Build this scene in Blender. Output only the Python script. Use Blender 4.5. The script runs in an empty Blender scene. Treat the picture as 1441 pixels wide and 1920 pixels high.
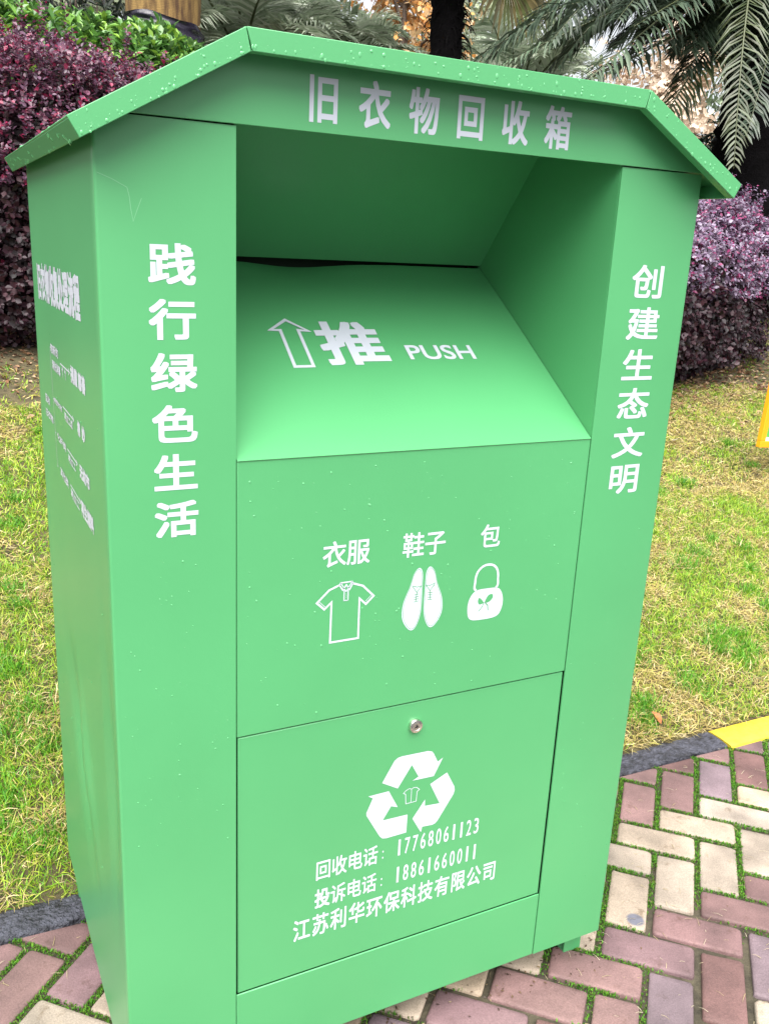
import bpy, math, random
import numpy as np
from mathutils import Vector, Matrix
SC = bpy.context.scene
COL = SC.collection
rng = np.random.default_rng(11)
random.seed(5)

# ------------------------------------------------------------------ camera
cam_d = bpy.data.cameras.new('camera')
cam = bpy.data.objects.new('camera', cam_d); COL.objects.link(cam); SC.camera = cam
cam_d.sensor_fit = 'VERTICAL'; cam_d.sensor_height = 24.0
cam_d.lens = 24.0 * 1686.53 / 1920.0
cam_d.clip_start = 0.05; cam_d.clip_end = 600
RX = Vector((0.8926, -0.4484, 0.0467)); RD = Vector((-0.0871, -0.2731, -0.958)); RF = Vector((0.4423, 0.8511, -0.2828))
rot = Matrix((RX, -RD, -RF)).transposed()
cam.matrix_world = Matrix.Translation((-0.2057, -1.2115, 1.4054)) @ rot.to_4x4()

# ------------------------------------------------------------------ sky, sun, exposure
SUN_EL, SUN_AZ = math.radians(64), math.radians(210)      # azimuth from +Y, clockwise
world = bpy.data.worlds.new('World'); SC.world = world; world.use_nodes = True
nt = world.node_tree; nt.nodes.clear()
wo = nt.nodes.new('ShaderNodeOutputWorld'); bg = nt.nodes.new('ShaderNodeBackground')
sky = nt.nodes.new('ShaderNodeTexSky'); sky.sky_type = 'NISHITA'; sky.sun_disc = False
sky.sun_elevation = SUN_EL; sky.sun_rotation = SUN_AZ; sky.dust_density = 4.0; sky.air_density = 1.0
hs = nt.nodes.new('ShaderNodeHueSaturation'); hs.inputs['Saturation'].default_value = 0.22
nt.links.new(sky.outputs[0], hs.inputs['Color']); nt.links.new(hs.outputs[0], bg.inputs[0])
bg.inputs[1].default_value = 0.05; nt.links.new(bg.outputs[0], wo.inputs[0])
sun_d = bpy.data.lights.new('sun', 'SUN'); sun_d.energy = 1.5; sun_d.angle = math.radians(75); sun_d.color = (1, .97, .92)
sun = bpy.data.objects.new('sun', sun_d); COL.objects.link(sun)
sdir = Vector((math.sin(SUN_AZ) * math.cos(SUN_EL), math.cos(SUN_AZ) * math.cos(SUN_EL), math.sin(SUN_EL)))
sun.rotation_euler = sdir.to_track_quat('Z', 'Y').to_euler(); sun.location = (0, 0, 20)
SC.view_settings.view_transform = 'Standard'; SC.view_settings.look = 'None'
SC.view_settings.gamma = 1.0; SC.view_settings.exposure = 2.58

# ------------------------------------------------------------------ materials
def mat(name, base, rough=.6, ior=1.5, metal=0., trans=0., attr=False, var=0., vscale=8., bump=0., bscale=40., sub=0., spec=.5, speck=0.):
    m = bpy.data.materials.new(name); m.use_nodes = True
    t = m.node_tree; b = t.nodes['Principled BSDF']; N = t.nodes.new; L = t.links.new
    b.inputs['Roughness'].default_value = rough; b.inputs['IOR'].default_value = ior
    b.inputs['Metallic'].default_value = metal; b.inputs['Transmission Weight'].default_value = trans
    b.inputs['Specular IOR Level'].default_value = spec
    src = None
    if attr:
        a = N('ShaderNodeAttribute'); a.attribute_name = 'Col'; src = a.outputs['Color']
    else:
        b.inputs['Base Color'].default_value = (*base, 1)
    tc = N('ShaderNodeTexCoord')
    if var:
        n = N('ShaderNodeTexNoise'); n.inputs['Scale'].default_value = vscale; n.inputs['Detail'].default_value = 8
        L(tc.outputs['Object'], n.inputs['Vector'])
        mr = N('ShaderNodeMapRange'); mr.inputs[1].default_value = .3; mr.inputs[2].default_value = .7
        mr.inputs[3].default_value = 1 - var; mr.inputs[4].default_value = 1 + var
        L(n.outputs['Fac'], mr.inputs[0])
        mx = N('ShaderNodeMix'); mx.data_type = 'RGBA'; mx.blend_type = 'MULTIPLY'; mx.inputs[0].default_value = 1
        if src: L(src, mx.inputs[6])
        else: mx.inputs[6].default_value = (*base, 1)
        L(mr.outputs[0], mx.inputs[7]); src = mx.outputs[2]
    if speck:
        n3 = N('ShaderNodeTexNoise'); n3.inputs['Scale'].default_value = 320; n3.inputs['Detail'].default_value = 3; L(tc.outputs['Object'], n3.inputs['Vector'])
        m3 = N('ShaderNodeMapRange'); m3.inputs[1].default_value = .35; m3.inputs[2].default_value = .65; m3.inputs[3].default_value = 1 - speck; m3.inputs[4].default_value = 1 + speck * .8
        L(n3.outputs['Fac'], m3.inputs[0]); x3 = N('ShaderNodeMix'); x3.data_type = 'RGBA'; x3.blend_type = 'MULTIPLY'; x3.inputs[0].default_value = 1
        L(src, x3.inputs[6]); L(m3.outputs[0], x3.inputs[7]); src = x3.outputs[2]
    if name == 'paver_concrete':            # oil stain on one pale brick, blotches of old dirt
        vd = N('ShaderNodeVectorMath'); vd.operation = 'DISTANCE'; vd.inputs[1].default_value = (1.168, .059, -.08); L(tc.outputs['Object'], vd.inputs[0])
        ms_ = N('ShaderNodeMapRange'); ms_.inputs[1].default_value = .017; ms_.inputs[2].default_value = .023; L(vd.outputs['Value'], ms_.inputs[0])
        nb = N('ShaderNodeTexNoise'); nb.inputs['Scale'].default_value = 23; nb.inputs['Detail'].default_value = 5; nb.inputs['Roughness'].default_value = .7; L(tc.outputs['Object'], nb.inputs['Vector'])
        mb2 = N('ShaderNodeMapRange'); mb2.inputs[1].default_value = .58; mb2.inputs[2].default_value = .72; L(nb.outputs['Fac'], mb2.inputs[0])
        xs = N('ShaderNodeMix'); xs.data_type = 'RGBA'; xs.blend_type = 'MIX'; L(ms_.outputs[0], xs.inputs[0]); xs.inputs[6].default_value = (.12, .12, .15, 1); L(src, xs.inputs[7])
        xd = N('ShaderNodeMix'); xd.data_type = 'RGBA'; xd.blend_type = 'MULTIPLY'; L(mb2.outputs[0], xd.inputs[0]); L(xs.outputs[2], xd.inputs[6]); xd.inputs[7].default_value = (.62, .57, .5, 1); src = xd.outputs[2]
    if src: L(src, b.inputs['Base Color'])
    if bump:
        n2 = N('ShaderNodeTexNoise'); n2.inputs['Scale'].default_value = bscale; n2.inputs['Detail'].default_value = 6
        L(tc.outputs['Object'], n2.inputs['Vector'])
        bp = N('ShaderNodeBump'); bp.inputs['Strength'].default_value = bump; bp.inputs['Distance'].default_value = .01
        L(n2.outputs['Fac'], bp.inputs['Height']); L(bp.outputs[0], b.inputs['Normal'])
    if sub:
        tr = N('ShaderNodeBsdfTranslucent'); ms = N('ShaderNodeMixShader'); ms.inputs[0].default_value = sub
        if src: L(src, tr.inputs[0])
        else: tr.inputs[0].default_value = (*base, 1)
        L(b.outputs[0], ms.inputs[1]); L(tr.outputs[0], ms.inputs[2]); L(ms.outputs[0], t.nodes['Material Output'].inputs[0])
    return m

GREEN = (.074, .308, .120)
M = dict(
    paint=mat('green_paint', GREEN, .34, 1.5, var=.055, vscale=2.2, bump=.014, bscale=260),
    flap=mat('flap_paint', GREEN, .34, 1.5, var=.03, vscale=4, bump=.03, bscale=200),
    dark=mat('shaded_inside', (.004, .02, .008), .8),
    white=mat('white_vinyl', (.50, .53, .60), .4),
    pale=mat('scratched_paint', (.15, .41, .21), .5),
    steel=mat('lock_steel', (.72, .69, .64), .22, metal=1.),
    keyhole=mat('keyhole_black', (.01, .01, .01), .6),
    water=mat('water', (.10, .38, .155), .05, 1.6),
    paver=mat('paver_concrete', (1, 1, 1), .75, attr=True, var=.34, vscale=9, bump=.2, bscale=240, speck=.16),
    asphalt=mat('asphalt', (.028, .028, .03), .7, var=.3, vscale=60, bump=.5, bscale=200),
    joint=mat('joint_soil', (.05, .042, .026), .95, var=.5, vscale=30, bump=.6, bscale=90),
    moss=mat('moss', (1, 1, 1), .8, attr=True, sub=.2),
    kerb=mat('kerb_slate', (.044, .045, .060), .6, var=.7, vscale=50, bump=1.6, bscale=110),
    yellow=mat('kerb_yellow_paint', (.50, .375, .03), .55, var=.22, vscale=45, bump=.25, bscale=70),
    soil=mat('lawn_soil', (.062, .05, .022), .95, var=.45, vscale=16, bump=.7, bscale=60),
    blade=mat('grass_blades', (1, 1, 1), .5, attr=True, sub=.3),
    leaf=mat('leaf_glossy', (1, 1, 1), .32, attr=True, sub=.25),
    leafm=mat('leaf_matte', (1, 1, 1), .5, attr=True, sub=.25),
    palm=mat('palm_leaflets', (1, 1, 1), .38, attr=True, sub=.2),
    bark=mat('bark', (.075, .055, .042), .9, var=.5, vscale=12, bump=1., bscale=30),
    fibre=mat('palm_fibre', (.003, .0025, .003), .95, attr=False, var=.5, vscale=20, bump=1., bscale=50, spec=.12),
    film=mat('black_film', (.018, .014, .028), .18, bump=.9, bscale=16),
    orange=mat('orange_frame_paint', (.9, .33, .01), .4),
    panel=mat('sign_white', (.8, .8, .8), .35),
    signgreen=mat('sign_green_print', (.12, .42, .08), .35, var=.3, vscale=12),
    post=mat('sign_post_steel', (.35, .36, .36), .4, metal=.6),
)
# sacking round the palm trunk: woven straw cloth
def sacking():
    m = mat('sacking', (.42, .27, .085), .9, bump=.5, bscale=150)
    t = m.node_tree; b = t.nodes['Principled BSDF']; N = t.nodes.new; L = t.links.new
    tc = N('ShaderNodeTexCoord'); mp = N('ShaderNodeMapping'); mp.inputs['Scale'].default_value = (3, 3, .6)
    L(tc.outputs['Object'], mp.inputs[0])
    n = N('ShaderNodeTexNoise'); n.inputs['Scale'].default_value = 7; n.inputs['Detail'].default_value = 12; L(mp.outputs[0], n.inputs['Vector'])
    w = N('ShaderNodeTexWave'); w.bands_direction = 'Z'; w.inputs['Scale'].default_value = 28; w.inputs['Distortion'].default_value = 3
    L(tc.outputs['Object'], w.inputs['Vector'])
    r = N('ShaderNodeValToRGB'); r.color_ramp.elements[0].position = .35; r.color_ramp.elements[0].color = (.075, .036, .014, 1)
    r.color_ramp.elements[1].position = .62; r.color_ramp.elements[1].color = (.30, .185, .06, 1); L(n.outputs['Fac'], r.inputs[0])
    mx = N('ShaderNodeMix'); mx.data_type = 'RGBA'; mx.blend_type = 'MULTIPLY'; mx.inputs[0].default_value = .3
    L(r.outputs[0], mx.inputs[6]); L(w.outputs['Color'], mx.inputs[7]); L(mx.outputs[2], b.inputs['Base Color'])
    return m
M['sack'] = sacking()

# ------------------------------------------------------------------ mesh helpers
class MB:
    def __init__(s): s.v = []; s.c = []; s.lv = []; s.lt = []; s.mi = []; s.n = 0
    def add(s, v, f, col=(1, 1, 1), mi=0):
        v = np.asarray(v, float).reshape(-1, 3); n = len(v)
        c = np.broadcast_to(np.asarray(col, float), (n, 3))
        s.v.append(v); s.c.append(c)
        if isinstance(f, np.ndarray):
            s.lv.append((f + s.n).ravel()); s.lt.append(np.full(len(f), f.shape[1])); s.mi.append(np.full(len(f), mi))
        else:
            for q in f: s.lv.append(np.array(q) + s.n)
            s.lt.append(np.array([len(q) for q in f], int)); s.mi.append(np.full(len(f), mi))
        s.n += n
    def inst(s, tv, tf, mats, pos, cols, tcol=None):
        """many copies of one template: mats (N,3,3) rows are the images of x, y, z"""
        tv = np.asarray(tv, float); tf = np.asarray(tf, int); N = len(pos); k = len(tv)
        V = np.einsum('kj,njc->nkc', tv, mats) + pos[:, None, :]
        C = np.repeat(cols[:, None, :], k, 1)
        if tcol is not None: C = C * np.asarray(tcol)[None, :, None]
        F = (tf[None] + (np.arange(N) * k)[:, None, None]).reshape(-1, tf.shape[1])
        s.add(V.reshape(-1, 3), F, C.reshape(-1, 3))
    def box(s, lo, hi, mi=0, col=(1, 1, 1)):
        x0, y0, z0 = lo; x1, y1, z1 = hi
        s.add([(x0, y0, z0), (x1, y0, z0), (x1, y1, z0), (x0, y1, z0), (x0, y0, z1), (x1, y0, z1), (x1, y1, z1), (x0, y1, z1)],
              [(3, 2, 1, 0), (4, 5, 6, 7), (0, 1, 5, 4), (1, 2, 6, 5), (2, 3, 7, 6), (3, 0, 4, 7)], col, mi)
    def prism(s, poly, axis, a, b, mi=0):
        """polygon in the two other axes (in cyclic order), extruded along axis from a to b"""
        n = len(poly)
        def P(u, w, t):
            return {'y': (u, t, w), 'x': (t, u, w), 'z': (u, w, t)}[axis]
        v = [P(u, w, a) for u, w in poly] + [P(u, w, b) for u, w in poly]
        f = [tuple(range(n)), tuple(range(2 * n - 1, n - 1, -1))] + [(i, (i + 1) % n, n + (i + 1) % n, n + i)[::-1] for i in range(n)]
        s.add(v, f, (1, 1, 1), mi)
    def tube(s, pts, rad, k=6, col=(1, 1, 1), mi=0, cap=True):
        pts = np.asarray(pts, float); n = len(pts); rad = np.broadcast_to(rad, (n,))
        T = np.gradient(pts, axis=0); T /= np.linalg.norm(T, axis=1)[:, None] + 1e-9
        ref = np.array([0, 0, 1.]) if abs(T[0, 2]) < .9 else np.array([1., 0, 0])
        V = []
        for p, t, r in zip(pts, T, rad):
            a = np.cross(t, ref); a /= np.linalg.norm(a) + 1e-9; b = np.cross(a, t)
            ang = np.arange(k) * 2 * math.pi / k
            V.append(p + r * (np.cos(ang)[:, None] * a + np.sin(ang)[:, None] * b))
        f = [(i * k + j, i * k + (j + 1) % k, (i + 1) * k + (j + 1) % k, (i + 1) * k + j) for i in range(n - 1) for j in range(k)]
        if cap: f += [tuple(range(k))[::-1], tuple((n - 1) * k + j for j in range(k))]
        s.add(np.concatenate(V), f, col, mi)
    def build(s, name, mats, parent=None, smooth=False, bevel=0., sharp=None, loc=None, fix=True):
        me = bpy.data.meshes.new(name); v = np.concatenate(s.v); lv = np.concatenate(s.lv).astype(np.int32); lt = np.concatenate(s.lt).astype(np.int32)
        if parent is not None: v = v - np.array(parent.matrix_basis.translation if parent.parent is None else (0, 0, 0))
        if loc is not None: v = v - np.array(loc)
        me.vertices.add(len(v)); me.vertices.foreach_set('co', v.astype(np.float32).ravel())
        me.loops.add(len(lv)); me.loops.foreach_set('vertex_index', lv)
        me.polygons.add(len(lt)); me.polygons.foreach_set('loop_start', np.concatenate([[0], np.cumsum(lt)[:-1]]).astype(np.int32))
        me.polygons.foreach_set('loop_total', lt); me.polygons.foreach_set('material_index', np.concatenate(s.mi).astype(np.int32))
        at = me.color_attributes.new('Col', 'FLOAT_COLOR', 'POINT')
        c = np.concatenate(s.c); at.data.foreach_set('color', np.concatenate([c, np.ones((len(c), 1))], 1).astype(np.float32).ravel())
        me.polygons.foreach_set('use_smooth', np.full(len(lt), bool(smooth)))
        me.update(calc_edges=True); me.validate()
        if sharp: me.set_sharp_from_angle(angle=math.radians(sharp))
        for m in (mats if isinstance(mats, (list, tuple)) else [mats]): me.materials.append(m)
        o = bpy.data.objects.new(name, me); COL.objects.link(o)
        if loc is not None: o.location = loc
        if parent is not None: o.parent = parent
        if bevel:
            b = o.modifiers.new('bevel', 'BEVEL'); b.width = bevel; b.segments = 2; b.limit_method = 'ANGLE'; b.angle_limit = math.radians(25)
            b.harden_normals = False
        return o
def tag(o, label=None, cat=None, group=None, kind=None):
    if label: o['label'] = label
    if cat: o['category'] = cat
    if group: o['group'] = group
    if kind: o['kind'] = kind
    return o
def empty(name, loc, label, cat, group=None):
    o = bpy.data.objects.new(name, None); COL.objects.link(o); o.location = loc; o.empty_display_size = .1
    return tag(o, label, cat, group)
def norm(a): return a / (np.linalg.norm(a, axis=-1, keepdims=True) + 1e-9)
def frames(d, up):
    """rows x,y,z: y along d, z roughly up"""
    y = norm(d); x = norm(np.cross(y, up)); z = np.cross(x, y)
    return np.stack([x, y, z], 1)

# smooth value noise on arrays
_G = rng.random((64, 64))
def vnoise(x, y):
    x = np.asarray(x, float); y = np.asarray(y, float)
    xi = np.floor(x).astype(int); yi = np.floor(y).astype(int); fx = x - xi; fy = y - yi
    fx = fx * fx * (3 - 2 * fx); fy = fy * fy * (3 - 2 * fy)
    g = lambda a, b: _G[a % 64, b % 64]
    return (g(xi, yi) * (1 - fx) + g(xi + 1, yi) * fx) * (1 - fy) + (g(xi, yi + 1) * (1 - fx) + g(xi + 1, yi + 1) * fx) * fy
def fbm(x, y): return .5 * vnoise(x, y) + .3 * vnoise(x * 2.1 + 7, y * 2.1 + 3) + .2 * vnoise(x * 4.3 + 1, y * 4.3 + 9)

# ------------------------------------------------------------------ the ground
GZ = -.08                                     # top of the pavers; the cabinet floor is z = 0
def kerb_front(x): return .566 - .011 * np.asarray(x, float)
def kerb_back(x): return kerb_front(x) + .088
def lawn_z(x, y):
    y = np.asarray(y, float)
    d = np.clip(y - .65, 0, None); s = np.where(d < 6.3, d, 6.3 + (1 - np.exp(-(d - 6.3) / 1.5)) * 1.5)
    return GZ - .004 + .022 * (1 - np.exp(-np.clip(y - .655, 0, None) / .06)) + .18 * s + .02 * (fbm(np.asarray(x) * 1.3, y * 1.3) - .5) * np.clip(d * 3, 0, 1)

def build_ground():
    mb = MB()
    xs = np.concatenate([[-300, -60, -20, -8], np.linspace(-4, 12, 81), [16, 30, 80, 300]])
    ys = np.concatenate([np.linspace(.60, 9, 64), [10, 12, 16, 24, 40, 90, 300]])
    X, Y = np.meshgrid(xs, ys); Y2 = np.maximum(Y, 0); Z = lawn_z(X, Y)
    n, m = X.shape
    I = np.arange(n * m).reshape(n, m)
    F = np.stack([I[:-1, :-1], I[:-1, 1:], I[1:, 1:], I[1:, :-1]], -1).reshape(-1, 4)
    mb.add(np.stack([X, Y2, Z], -1).reshape(-1, 3), F)
    tag(mb.build('lawn_ground', M['soil'], smooth=True), 'sloping straw brown lawn soil behind the kerb', 'lawn', kind='structure')
    mb = MB()
    z = GZ - .009
    mb.add([(-300, -1.05, z), (300, -1.05, z), (300, .70, z), (-300, .70, z)], np.array([[0, 1, 2, 3]]))
    tag(mb.build('ground', M['joint'], smooth=False), 'soil bed showing in the joints of the brick paving', 'ground', kind='structure')
build_ground()
def build_unseen_road():  # added road and kerb out of view, dark to cut bounce into the recess
    z = GZ - .09; mb = MB(); mb.add([(-300, -300, z), (300, -300, z), (300, -1.02, z), (-300, -1.02, z)], np.array([[0, 1, 2, 3]]))
    tag(mb.build('unseen_road', M['asphalt']), 'added dark asphalt out of view behind the camera, cutting bounce light', 'unseen_road', kind='structure')
    mb = MB()
    for k in range(-30, 31): mb.box((k * 1.0 + .003, -1.14, GZ - .14), (k * 1.0 + .997, -1.03, GZ + .004))
    tag(mb.build('unseen_road_kerb', M['kerb'], bevel=.006), 'added dark stone kerb out of view along the added asphalt', 'kerb', kind='structure')
build_unseen_road()

U = .106; A0, B0 = .8305, .711; R2 = math.sqrt(.5)
def ab2xy(a, b): return (a + b) * R2, (a - b) * R2
def clip_half(poly, f):
    out = []
    for i in range(len(poly)):
        p, q = poly[i], poly[(i + 1) % len(poly)]; fp, fq = f(p), f(q)
        if fp <= 0: out.append(p)
        if (fp <= 0) != (fq <= 0):
            t = fp / (fp - fq); out.append((p[0] + t * (q[0] - p[0]), p[1] + t * (q[1] - p[1])))
    return out
def build_pavement():
    mb = MB(); r = random.Random(3)
    red = [(.150, .086, .086), (.138, .084, .090), (.166, .098, .094), (.125, .066, .062), (.142, .102, .116), (.135, .078, .076)]
    pale = [(.31, .25, .195), (.265, .22, .178), (.335, .26, .19), (.285, .24, .20)]
    for A in range(-75, 60):
        for B in range(-75, 75):
            k = (A - B) % 4
            if k not in (0, 3): continue
            a0 = A0 + A * U; b0 = B0 + B * U
            a1, b1 = (a0 + 2 * U, b0 + U) if k == 0 else (a0 + U, b0 + 2 * U)
            cx, cy = ab2xy((a0 + a1) / 2, (b0 + b1) / 2)
            if not (-4.5 < cx < 6.5 and -1.6 < cy < .75): continue
            j = .0066
            a0 += j + r.uniform(-.001, .002); b0 += j + r.uniform(-.001, .002); a1 -= j + r.uniform(-.001, .002); b1 -= j + r.uniform(-.001, .002)
            cr = .009; poly = []
            for (px, py, s) in ((a1 - cr, b1 - cr, 0), (a0 + cr, b1 - cr, 1), (a0 + cr, b0 + cr, 2), (a1 - cr, b0 + cr, 3)):
                for q in range(4):
                    t = (s + q / 3) * math.pi / 2; poly.append((px + cr * math.cos(t), py + cr * math.sin(t)))
            th = r.gauss(0, .008); ca, sa = math.cos(th), math.sin(th); ma, mb_ = (a0 + a1) / 2, (b0 + b1) / 2
            poly = [(ma + (a - ma) * ca - (b - mb_) * sa, mb_ + (a - ma) * sa + (b - mb_) * ca) for a, b in poly]
            P = [ab2xy(a, b) for a, b in poly]
            P = clip_half(P, lambda p: p[1] - (float(kerb_front(p[0])) - .004))
            if len(P) >= 3: P = clip_half(P, lambda p: -1.024 - p[1])
            if len(P) < 3: continue
            area = .5 * sum(P[i][0] * P[(i + 1) % len(P)][1] - P[(i + 1) % len(P)][0] * P[i][1] for i in range(len(P)))
            if abs(area) < .0012: continue
            if area < 0: P = P[::-1]
            c = np.mean(P, 0); P = np.array(P); d = norm(P - c); P = P + d * np.array([r.gauss(0, .0009) for _ in P])[:, None]
            h = r.gauss(0, .0012); tx, ty = r.gauss(0, .008), r.gauss(0, .008)
            def ring(off, z):
                Q = P - d * off; return np.column_stack([Q, GZ + z + h + (Q[:, 0] - c[0]) * tx + (Q[:, 1] - c[1]) * ty])
            rings = [ring(0, -.04), ring(0, -.0055), ring(.0018, -.002), ring(.006, 0)]
            n = len(P); V = np.concatenate(rings + [ring(.02, .0004)])
            f = [(q * n + i, q * n + (i + 1) % n, (q + 1) * n + (i + 1) % n, (q + 1) * n + i) for q in range(4) for i in range(n)] + [tuple(4 * n + i for i in range(n))]
            D = A - B; isp = (math.floor(D / 4) % 2 == 0)
            col = np.array(r.choice(pale if isp else red)) * r.uniform(.88, 1.12)
            mb.add(V, f, col)
    return tag(mb.build('pavement', M['paver'], smooth=True, sharp=50), 'herringbone brick paving in dull red and pale grey bands', 'paving', kind='structure')
build_pavement()

def build_kerb():
    mb = MB(); xs = np.arange(-8, 14, .02)
    segs = [(-8, -4.015), (-4.0, -2.015), (-2.0, -.515), (-.5, .985), (1.0, 1.983), (1.988, 2.985), (2.99, 3.985), (3.99, 4.99), (5.0, 6.98), (7, 13)]
    for k, (x0, x1) in enumerate(segs):
        yel = abs(x0 - 1.988) < .01 or abs(x0 - 3.99) < .01
        X = np.linspace(x0, x1, max(6, int((x1 - x0) / .012)))
        rough = .0 if yel else 1.
        prof = [(0, -.05), (0, .002), (.004, .007), (.03, .009), (.06, .010), (.082, .008), (.088, -.05)] if not yel else [(-.012, -.05), (-.012, .004), (-.008, .009), (.03, .011), (.07, .011), (.088, .008), (.09, -.05)]
        V = []
        for x in X:
            yf = float(kerb_front(x))
            for q, (dy, dz) in enumerate(prof):
                e = (vnoise(x * 37 + k * 9, q * 3.3) - .5); e2 = (vnoise(x * 90 + 3, q * 2.7 + k) - .5)
                V.append((x, yf + dy + (e * .010 + e2 * .008) * rough * (1 if q < 3 else .7), GZ + dz + (e2 * .005 + e * .003) * rough * (0 if q in (0, 6) else 1) + (1 - rough) * e2 * .0015))
        n = len(prof); m = len(X)
        f = [(i * n + q, i * n + q + 1, (i + 1) * n + q + 1, (i + 1) * n + q)[::-1] for i in range(m - 1) for q in range(n - 1)]
        f += [tuple(range(n)), tuple((m - 1) * n + q for q in range(n))[::-1]]
        mb.add(V, f, (1, 1, 1), 1 if yel else 0)
    tag(mb.build('kerb', [M['kerb'], M['yellow']], smooth=True, sharp=50), 'rough dark slate kerb with a yellow painted length', 'kerb', kind='structure')
build_kerb()

# ------------------------------------------------------------------ the clothes bin
W, XL, XR, ZH, ZP, ZD, ZB, D = 1.0, .1818, .8236, 1.5497, 1.1013, .6521, .151, .7267
YF, YR = -.0515, .7472                                        # roof front and back
RL, RR, EL, ER, ZR, ZE = .1777, .8202, -.0357, 1.0377, 1.6531, 1.5324
bin_ = empty('clothes_bin', (0.5, .36, GZ), 'tall mint green steel clothes bank with white Chinese lettering on the brick paving', 'clothes bank')

def build_shell():
    # plan of the folded sheet: left pillar, left side, back, right side, right pillar
    out = []; T = .003; rad = .004
    def corner(cx, cy, a0):
        for q in range(4):
            t = math.radians(a0 + (-90) * q / 3); out.append((cx + rad * math.cos(t), cy + rad * math.sin(t)))
    out.append((XL - .0008, 0)); out.append((XL * .5, 0))
    corner(rad, rad, 270)
    for q in range(1, 34): out.append((0, rad + (D - 2 * rad) * q / 34))
    corner(rad, D - rad, 180)
    out.append((.5, D)); corner(W - rad, D - rad, 90); corner(W - rad, rad, 0)
    out.append((XR + .0008, 0))
    out = np.array(out); cen = np.array([.5, D / 2])
    t = np.gradient(out, axis=0); t = norm(t); nrm = np.stack([t[:, 1], -t[:, 0]], 1)
    t[0] = t[1] = (-1, 0); 
    nrm = np.stack([t[:, 1], -t[:, 0]], 1)
    nrm[np.abs(out[:, 1]) < 1e-6] = (0, 1)
    inn = out + nrm * T
    # keep the inner wall inside
    inn = np.where(np.linalg.norm(inn - cen, axis=1)[:, None] < np.linalg.norm(out - cen, axis=1)[:, None], inn, out - nrm * T)
    zs = np.concatenate([np.linspace(0, 1.15, 62), [1.3, ZH - .0035]])
    def dent(y, z):
        e = lambda cy, cz, sy, sz, tilt=0.: np.exp(-(((y - cy - tilt * (z - cz)) / sy) ** 2 + ((z - cz) / sz) ** 2))
        return .016 * e(.40, .44, .06, .14, .35) - .010 * e(.31, .46, .035, .12, .35) + .010 * e(.07, .58, .028, .20) + .003 * e(.55, .9, .2, .3)
    V = []
    for z in zs:
        for src in (out, inn):
            P = np.column_stack([src, np.full(len(src), z)])
            left = (src[:, 0] < .0035) & (src[:, 1] > .003) & (src[:, 1] < D - .004)
            P[left, 0] += dent(P[left, 1], P[left, 2])
            V.append(P)
    V = np.concatenate(V); n = len(out); f = []
    R = 2 * n
    for k in range(len(zs) - 1):
        for i in range(n - 1):
            a = k * R + i
            f.append((a, a + R, a + R + 1, a + 1)); b = k * R + n + i
            f.append((b, b + 1, b + R + 1, b + R))
        f.append((k * R, k * R + n, (k + 1) * R + n, (k + 1) * R)); f.append((k * R + n - 1, (k + 1) * R + n - 1, (k + 1) * R + 2 * n - 1, k * R + 2 * n - 1))
    for k in (0, len(zs) - 1):
        for i in range(n - 1):
            q = (k * R + i, k * R + i + 1, k * R + n + i + 1, k * R + n + i); f.append(q if k == 0 else q[::-1])
    mb = MB(); mb.add(V, f)
    return mb.build('cabinet_shell', M['paint'], bin_, smooth=True, sharp=35)
build_shell()

def sheet(name, lo, hi, m='paint', bevel=.0012, parent=bin_):
    mb = MB(); mb.box(lo, hi); return mb.build(name, M[m], parent, bevel=bevel, smooth=True, sharp=30)
sheet('middle_panel', (XL + .0008, .0008, ZD + .001), (XR - .0008, .004, ZP))
sheet('bottom_panel', (XL + .0008, .0008, 0), (XR - .0008, .004, ZB - .0012))
mbf = MB(); mbf.box((.004, .005, .002), (.996, D - .004, .006)); mbf.build('floor_plate', M['paint'], bin_)
# near-black sheet behind the door gap, interior shade put into its colour
mb = MB()
mb.box((XL - .02, .020, ZB - .02), (XR + .02, .022, ZD + .03)); mb.build('door_gap_backing', M['dark'], bin_)
door = sheet('door', (XL + .0030, .0030, ZB + .0002), (XR - .0019, .0175, ZD - .0018), bevel=.0018)
# header (front gable) and back gable
def gable(y0, y1, zb, name):
    mb = MB(); k = (ZR - ZE) / (RL - EL); e = .005
    zs = ZE + (0.001 - EL) * k - e
    poly = [(.001, zb), (.999, zb), (.999, zs), (RR, ZR - e), (RL, ZR - e), (.001, zs)]
    if zs < zb + .0005: poly = [(.001, zb), (.999, zb), (RR, ZR - e), (RL, ZR - e)]
    mb.prism(poly, 'y', y0, y1); return mb.build(name, M['paint'], bin_, bevel=.001, smooth=True, sharp=25)
header = gable(-.0042, -.0012, ZH - .0018, 'header_panel')
gable(D - .006, D - .003, 1.5, 'back_gable')

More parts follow.
